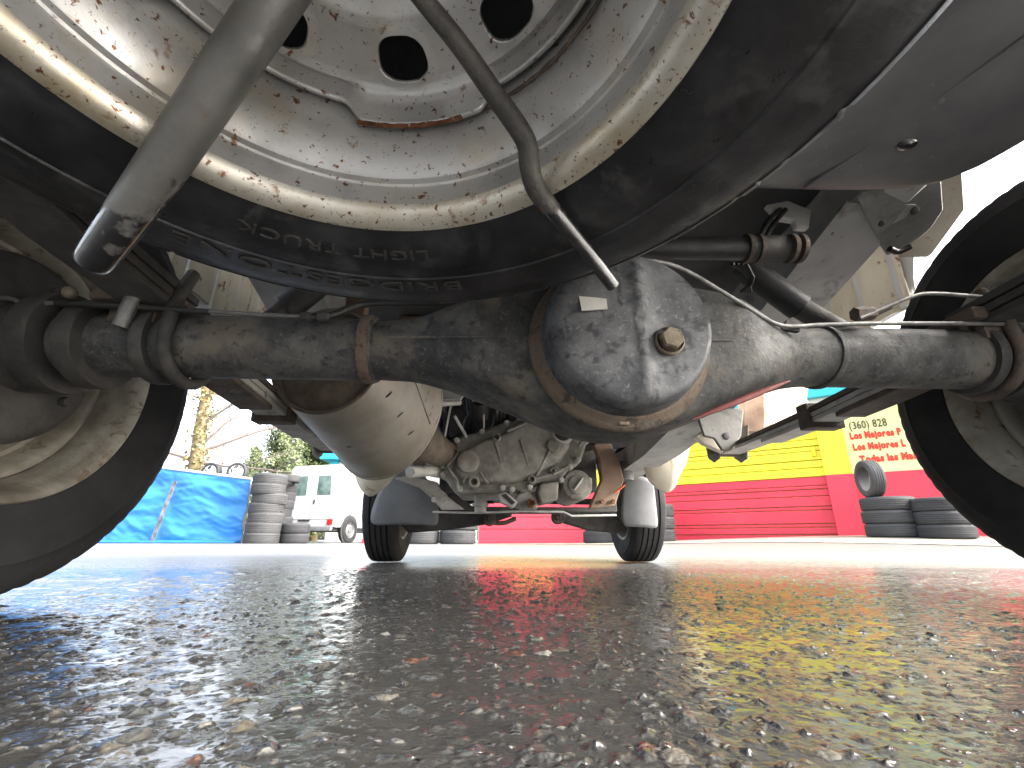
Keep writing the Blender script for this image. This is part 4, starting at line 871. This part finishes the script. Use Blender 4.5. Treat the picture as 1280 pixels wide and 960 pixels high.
# --- white van far left
wv = empty('van', at(385, 680, 10.6)); wv.location.z = 0; PH = math.radians(17); tag(wv, 'white windowless-sided van parked at the back with its two rear doors facing the yard', 'van')
wv.rotation_euler = (0, 0, -PH); VC = Vector((at(384, 660, 10.4).x, 10.4, 0)); wv.location = VC
VM = Matrix.Translation(VC) @ Matrix.Rotation(-PH, 4, 'Z') # local x right, y forward from the rear face
bpy.context.view_layer.update()
def vobj(mb, name, m, **k):
    mb.v = [tuple(VM @ Vector(p)) for p in mb.v]; return mb.obj(name, m, wv, **k)
VW, VL, VH = 1.40, 3.2, 1.74
mb = MB(); rings = []
for y, zb, zt_, tx in [(0, .34, 1.66, .60), (.02, .33, 1.70, .615), (.25, .33, 1.73, .62), (2.0, .33, 1.74, .62), (2.25, .33, 1.70, .60), (2.75, .33, 1.05, .66), (3.15, .34, .90, .64), (3.2, .36, .8, .6)]:
    h = VW/2; rings.append([Vector((x, y, z)) for x, z in [(-h+.02, zb), (h-.02, zb), (h, zb+.08), (h, min(zt_-.05, .95)), (tx+.02, zt_-.07), (tx-.05, zt_), (-tx+.05, zt_), (-tx-.02, zt_-.07), (-h, min(zt_-.05, .95)), (-h, zb+.08)]])
mb.ring(rings, True, True, True); vobj(mb, 'body', m_white, bevel=.01, angle=35)
for s in (-1, 1):
    mb = MB(); mb.prism([Vector((s*.015, -.012, .50)), Vector((s*.64, -.012, .50)), Vector((s*.585, -.012, 1.58)), Vector((s*.015, -.012, 1.60))], (0, .01, 0)); d = vobj(mb, 'rear_door', m_white, bevel=.012)
    mb = MB(); mb.prism([Vector((s*.14, -.018, 1.02)), Vector((s*.50, -.018, 1.02)), Vector((s*.475, -.018, 1.46)), Vector((s*.14, -.018, 1.46))], (0, .01, 0)); mb.v = [tuple(VM @ Vector(p)) for p in mb.v]; mb.obj('door_window', m_glass, d, bevel=.03)
    mb = MB(); mb.box((s*.57, -.02, .44), (.13, .03, .12), bev=.01); vobj(mb, 'tail_light', m_redl)
mb = MB(); mb.box((.10, -.02, .88), (.03, .02, .10), bev=.004); vobj(mb, 'door_handle', m_trim)
mb = MB(); mb.box((0, -.05, .30), (1.30, .10, .10), bev=.02); vobj(mb, 'rear_bumper', m_flap)
mb = MB(); mb.box((-.1, -.022, .47), (.30, .01, .04)); vobj(mb, 'plate_lamp', m_trim)
mb = MB(); mb.box((VW/2+.004, 1.15, .88), (.02, .95, .025), bev=.004); vobj(mb, 'side_handle', m_rail)
for z in (1.45, .60, 1.0): mb = MB(); mb.box((VW/2-.02 if z > 1.2 else VW/2+.001, 1.15, z), (.006, 1.2, .012)); vobj(mb, 'side_pressing', m_wallw)
mb = MB(); mb.box((VW/2+.003, .58, 1.0), (.004, .006, .9)); mb.box((VW/2+.003, 1.75, 1.0), (.004, .006, .9)); vobj(mb, 'door_gap', m_trim)
for k in range(8): mb = MB(); mb.box((VW/2+.004, 1.55+.06*k, .44), (.006, .02, .10)); vobj(mb, 'side_vent', m_rail, smooth=False)
for s in (-1, 1):
    for y in (.55, 2.5):
        Mx = VM @ axis_x(s*.655, y, .27, s); w_ = empty('wheel', Mx.translation, 0, wv); make_tyre(.27, .15, .17, 48, Mx).obj('tyre', m_tyre, w_)
        mb = MB(); mb.lathe([(.17, .07), (.165, .078), (.155, .06), (.14, .045), (.11, .06), (.06, .055), (.05, .075), (0, .078)], 40, Mx); mb.obj('rim', m_steel, w_)
    mb = MB(); Mx = VM @ axis_x(s*.692, .55, .29, s); mb.lathe([(.0, .0), (.33, .0), (.33, .012), (0, .012)], 40, Mx); mb.obj('wheel_arch', m_trim, wv)
mb = MB(); mb.box((0, 1.5, .30), (1.2, 2.8, .10)); vobj(mb, 'underbody', m_trim)
c = at(458, 676, 9.6); mb = MB(); mb.lathe([(.14, 0), (.14, .02), (.10, .03), (.03, .22), (.0, .22)], 20, Matrix.Translation((c.x, 9.6, .0))); tag(mb.obj('marker_cone', m_red), 'small red marker cone beside the white van, left of the front left wheel', 'cone')

# --- tyre shop: angled front with roller door, red below and yellow above, and the sign wall
WL, WR = Vector((3.36, 8.95, 0)), Vector((5.87, 7.05, 0)); we = (WR-WL).normalized(); wn = Vector((we.y, -we.x, 0))
if wn.y > 0: wn = -wn
WLEN = (WR-WL).length
def S(s, d, z): return WL + we*s + wn*d + Vector((0, 0, z))
shop = empty('shop', S(WLEN/2, 0, 0)); tag(shop, 'tyre shop with red lower walls, yellow upper walls and a turquoise fascia', 'shop')
def slab(s0, s1, z0, z1, d0, d1, name, m, bev=.004, parent=shop):
    mb = MB(); mb.prism([S(s0, d0, z0), S(s1, d0, z0), S(s1, d0, z1), S(s0, d0, z1)], wn*(d1-d0)); return mb.obj(name, m, parent, smooth=False, bevel=bev)
ZB, ZR, ZY = .02, 1.12, 2.30
door = empty('roller_door', S(1.4, 0, .1), 0, shop)
slab(-.02, WLEN-.35, ZB, ZY, -.12, -.06, 'door_backing', m_yel, parent=door)
z = .0; hs_ = [.17, .115, .06, .22, .06, .17, .115, .06, .15]
k = 0
while z < ZR-.02:
    hh = hs_[k % len(hs_)]; hh = min(hh, ZR-z); slab(0, WLEN-.36, z+.004, z+hh-.008, -.07, -.012+.012*(k % 2), 'door_panel', m_red, .006, door); z += hh; k += 1
while z < ZY-.02:
    hh = (.13, .16, .085, .12, .155)[k % 5]; hh = min(hh, ZY-z); slab(0, WLEN-.36, z+.004, z+hh-.008, -.07, -.012+.012*(k % 2), 'door_panel', m_yel, .006, door); z += hh; k += 1
slab(WLEN-.36, WLEN+.02, ZB-.1, ZR, -.12, .09, 'pilaster', m_red); slab(WLEN-.36, WLEN+.02, ZR+.002, ZY, -.12, .09, 'pilaster', m_yel)
slab(WLEN+.02, WLEN+5, ZB-.1, ZR, -.12, .03, 'wall_panel', m_red); slab(WLEN+.02, WLEN+5, ZR+.002, ZY, -.12, .03, 'sign_panel', m_sign)
slab(-.1, WLEN+5, ZY+.002, ZY+.16, -.12, .10, 'trim_band', m_wallw); slab(-.1, WLEN+5, ZY+.162, 2.72, -.12, .22, 'fascia', m_teal); slab(-.1, WLEN+5, 2.722, 3.2, -.12, .16, 'parapet', m_yel)
slab(-.12, 0, ZB-.1, ZY, -.12, .02, 'jamb', m_wallw)
mb = MB(); mb.box(S(WLEN-.46, .02, ZR+.42), (.05, .06, .16), bev=.01); mb.obj('door_latch', m_yel, shop)
# left wing of the shop seen under the engine
YA = 10.3
def slabA(x0, x1, z0, z1, d0, d1, name, m, bev=.004, parent=shop):
    mb = MB(); mb.prism([Vector((x0, YA-d0, z0)), Vector((x1, YA-d0, z0)), Vector((x1, YA-d0, z1)), Vector((x0, YA-d0, z1))], (0, -(d1-d0), 0)); return mb.obj(name, m, parent, smooth=False, bevel=bev)
XA = at(597, 670, YA).x
slabA(XA, 3.3, -.1, ZY, -.3, -.065, 'wing_wall', m_wallw)
z = .0; k = 0
while z < ZR-.02: hh = min((.30, .26)[k % 2], ZR-z); slabA(XA+.03, 3.28, z+.004, z+hh-.01, -.06, 0, 'door_panel', m_red, .006); z += hh; k += 1
while z < ZY-.02: hh = min((.30, .26)[k % 2], ZY-z); slabA(XA+.03, 3.28, z+.004, z+hh-.01, -.06, 0, 'door_panel', m_yel, .006); z += hh; k += 1
slabA(XA-.02, 3.3, ZY+.002, ZY+.16, -.3, .1, 'trim_band', m_wallw); slabA(XA-.02, 3.3, ZY+.162, 2.72, -.3, .22, 'fascia', m_teal); slabA(XA-.02, 3.3, 2.722, 3.2, -.3, .16, 'parapet', m_yel)
mb = MB(); mb.prism([Vector((XA-.02, YA, 3.21)), Vector((3.3, YA, 3.21)), Vector((WL.x-.1, WL.y, 3.21)), S(WLEN+5, 0, 3.21), S(WLEN+5, -6, 3.21), Vector((XA, YA+6, 3.21))], (0, 0, .1)); mb.obj('roof', m_wallw, shop, smooth=False)
# sign lettering
def sign_text(txt, size, s0, z0, m, off=0, sx=1.0):
    G, W = glyphs(txt, size, .004, off); mb = MB()
    for x, w_, v_, f_ in G: mb.add([S(s0+(x+p.x)*sx, .036+p.z, z0+p.y) for p in v_], f_)
    return mb.obj('sign_lettering', m, shop, smooth=False)
def spos(px, py):  # pixel on the sign plane -> (s, z)
    d = ray(px, py); t = (S(0, .03, 0)-CAM).dot(wn)/d.dot(wn); p = CAM+d*t; return (p-WL).dot(we), p.z
for txt, (px, py), px1, size, m, off in (('(360) 828', (1062, 537), 1111, .185, m_ink, .001), ('Los Mejores P', (1063, 549), 1122, .15, m_redink, .010), ('Los Mejores L', (1067, 563), 1127, .15, m_redink, .010), ('Todas las Mar', (1076, 578), 1142, .15, m_redink, .010)):
    s0, z0 = spos(px, py); s1, _ = spos(px1, py); G, W = glyphs(txt, size); sign_text(txt, size, s0, z0, m, off, (s1-s0)/W)
# concrete apron along the shop front
def apron():
    mb = MB(); rows = []
    for d in np.linspace(0.1, 2.6, 9): rows.append([(lambda p: Vector((p.x, p.y, zt(p.x, p.y)+.005)))(S(s, d, 0)) for s in np.linspace(-2.5, WLEN+6, 24)])
    mb.ring(rows, False); o = mb.obj('concrete_apron', m_conc); o['kind'] = 'structure'; return o
apron()
# --- turquoise trimmed building far left behind the white van
b2 = empty('building', at(450, 670, 15)); tag(b2, 'far pale building with bright turquoise eaves showing above the white van', 'building')
c0, c1 = at(405, 560, 15), at(590, 560, 15)
mb = MB(); mb.box(((c0.x+c1.x)/2+.25, 17, 1.25), (c1.x-c0.x-.3, 4, 2.5)); mb.obj('wall', m_wallw, b2, smooth=False)
mb = MB(); mb.box(((c0.x+c1.x)/2, 16.9, 2.72), (c1.x-c0.x, 4.4, .32), bev=.03); mb.box(((c0.x+c1.x)/2, 16.9, 2.95), (c1.x-c0.x+.15, 4.6, .12), bev=.03); mb.obj('eaves', m_teal, b2)
mb = MB(); mb.box((c0.x+.42, 14.98, 1.5), (.25, .06, 2.2)); mb.obj('corner_board', m_teal, b2, smooth=False)

# --- trees
def branch(mb, p, d, L_, r_, depth, tips=None):
    P_ = [p]; q = Vector(p); d = d.normalized(); n = 5
    for k in range(n):
        d = (d+Vector((random.uniform(-.18, .18), random.uniform(-.18, .18), random.uniform(-.08, .16)))).normalized(); q = q+d*(L_/n); P_.append(q)
        if depth > 0 and k >= 1 and random.random() < .75:
            branch(mb, q, d+Vector((random.uniform(-1, 1), random.uniform(-.6, .6), random.uniform(-.2, .8))), L_*.6, r_*.5, depth-1, tips)
    mb.tube(P_, [r_*(1-.75*i/n) for i in range(n+1)], 6)
def leaves(mb, c, sp_, n, size):
    for _ in range(n):
        p = Vector(c)+Vector((random.gauss(0, sp_), random.gauss(0, sp_), random.gauss(0, sp_))); a = Vector((random.uniform(-1, 1), random.uniform(-1, 1), random.uniform(-1, 1))).normalized(); b_ = a.orthogonal().normalized()
        s_ = size*random.uniform(.6, 1.3); mb.add([p, p+a*s_*.5+b_*s_*.3, p+a*s_, p+a*s_*.5-b_*s_*.3], [(0, 1, 2, 3)])
random.seed(5)
tr = empty('tree', at(246, 660, 15)); tr.location.z = 0; tag(tr, 'bare leaning tree with an ivy wrapped trunk rising behind the blue tarp', 'tree')
B0 = at(240, 660, 15); B0.z = 0; T0 = at(246, 560, 15); T1 = at(262, 470, 15); T2 = at(275, 380, 15); T3 = at(280, 300, 15)
mb = MB(); mb.tube([B0, T0, T1, T2, T3], [.24, .20, .15, .11, .06], 14, smooth=1); mb.obj('trunk', m_bark, tr)
mb = MB()
for p0, p1 in (((246, 566), (340, 540)), ((258, 528), (300, 500)), ((252, 555), (290, 530)), ((262, 490), (300, 455)), ((238, 575), (180, 560)), ((243, 577), (320, 585)), ((256, 505), (278, 470))):
    A_, B_ = at(*p0, 15), at(*p1, 15); branch(mb, A_, B_-A_, (B_-A_).length*1.3, .06, 2)
mb.obj('branches', m_twig, tr)
mb = MB()
for k in range(70): t = k/70; p = B0.lerp(T1, t*1.1); leaves(mb, p, .17+.08*math.sin(k*1.7), 22, .14)
mb.obj('ivy', m_ivy, tr, smooth=False)
def conifer(px, Y, top, wid, label, m, n, droop=.25, size=.17):
    b_ = at(px, 670, Y); b_.z = 0; H = at(px, top, Y).z; root = empty('conifer_tree', b_); tag(root, label, 'tree', 'conifers beyond the yard')
    mb = MB(); mb.tube([b_, b_+Vector((0, 0, H))], [.22, .03], 8); mb.obj('trunk', m_bark, root)
    mb = MB()
    for _ in range(n):
        h = random.random()**.8*.93; th = random.uniform(0, 6.283); L_ = wid*(1-h)**.8*random.uniform(.45, 1.1)+.15; p = b_+Vector((0, 0, H*(.06+h)))
        d = Vector((math.cos(th), math.sin(th), -droop*random.random()+.1))
        for k in range(9):
            t = (k+1)/9; q = p+d*(L_*t)+Vector((0, 0, -.25*t*t*L_*droop*2)); leaves(mb, q, .07+.06*L_, 9, size*(1-.3*t))
    mb.obj('crown', m, root, smooth=False); return root
random.seed(9)
conifer(338, 22, 500, 2.0, 'feathery pale green conifer standing behind the tall tyre stack', m_con1, 190)
conifer(392, 24, 478, 2.3, 'dense darker green conifer standing right of the pale one, above the white van', m_con2, 460, size=.19)
conifer(365, 27, 520, 2.0, 'thin conifer in the gap between the pale and the dense one', m_con1, 130)
conifer(300, 30, 560, 1.6, 'small distant conifer between the ivy tree and the pale conifer', m_con1, 90)
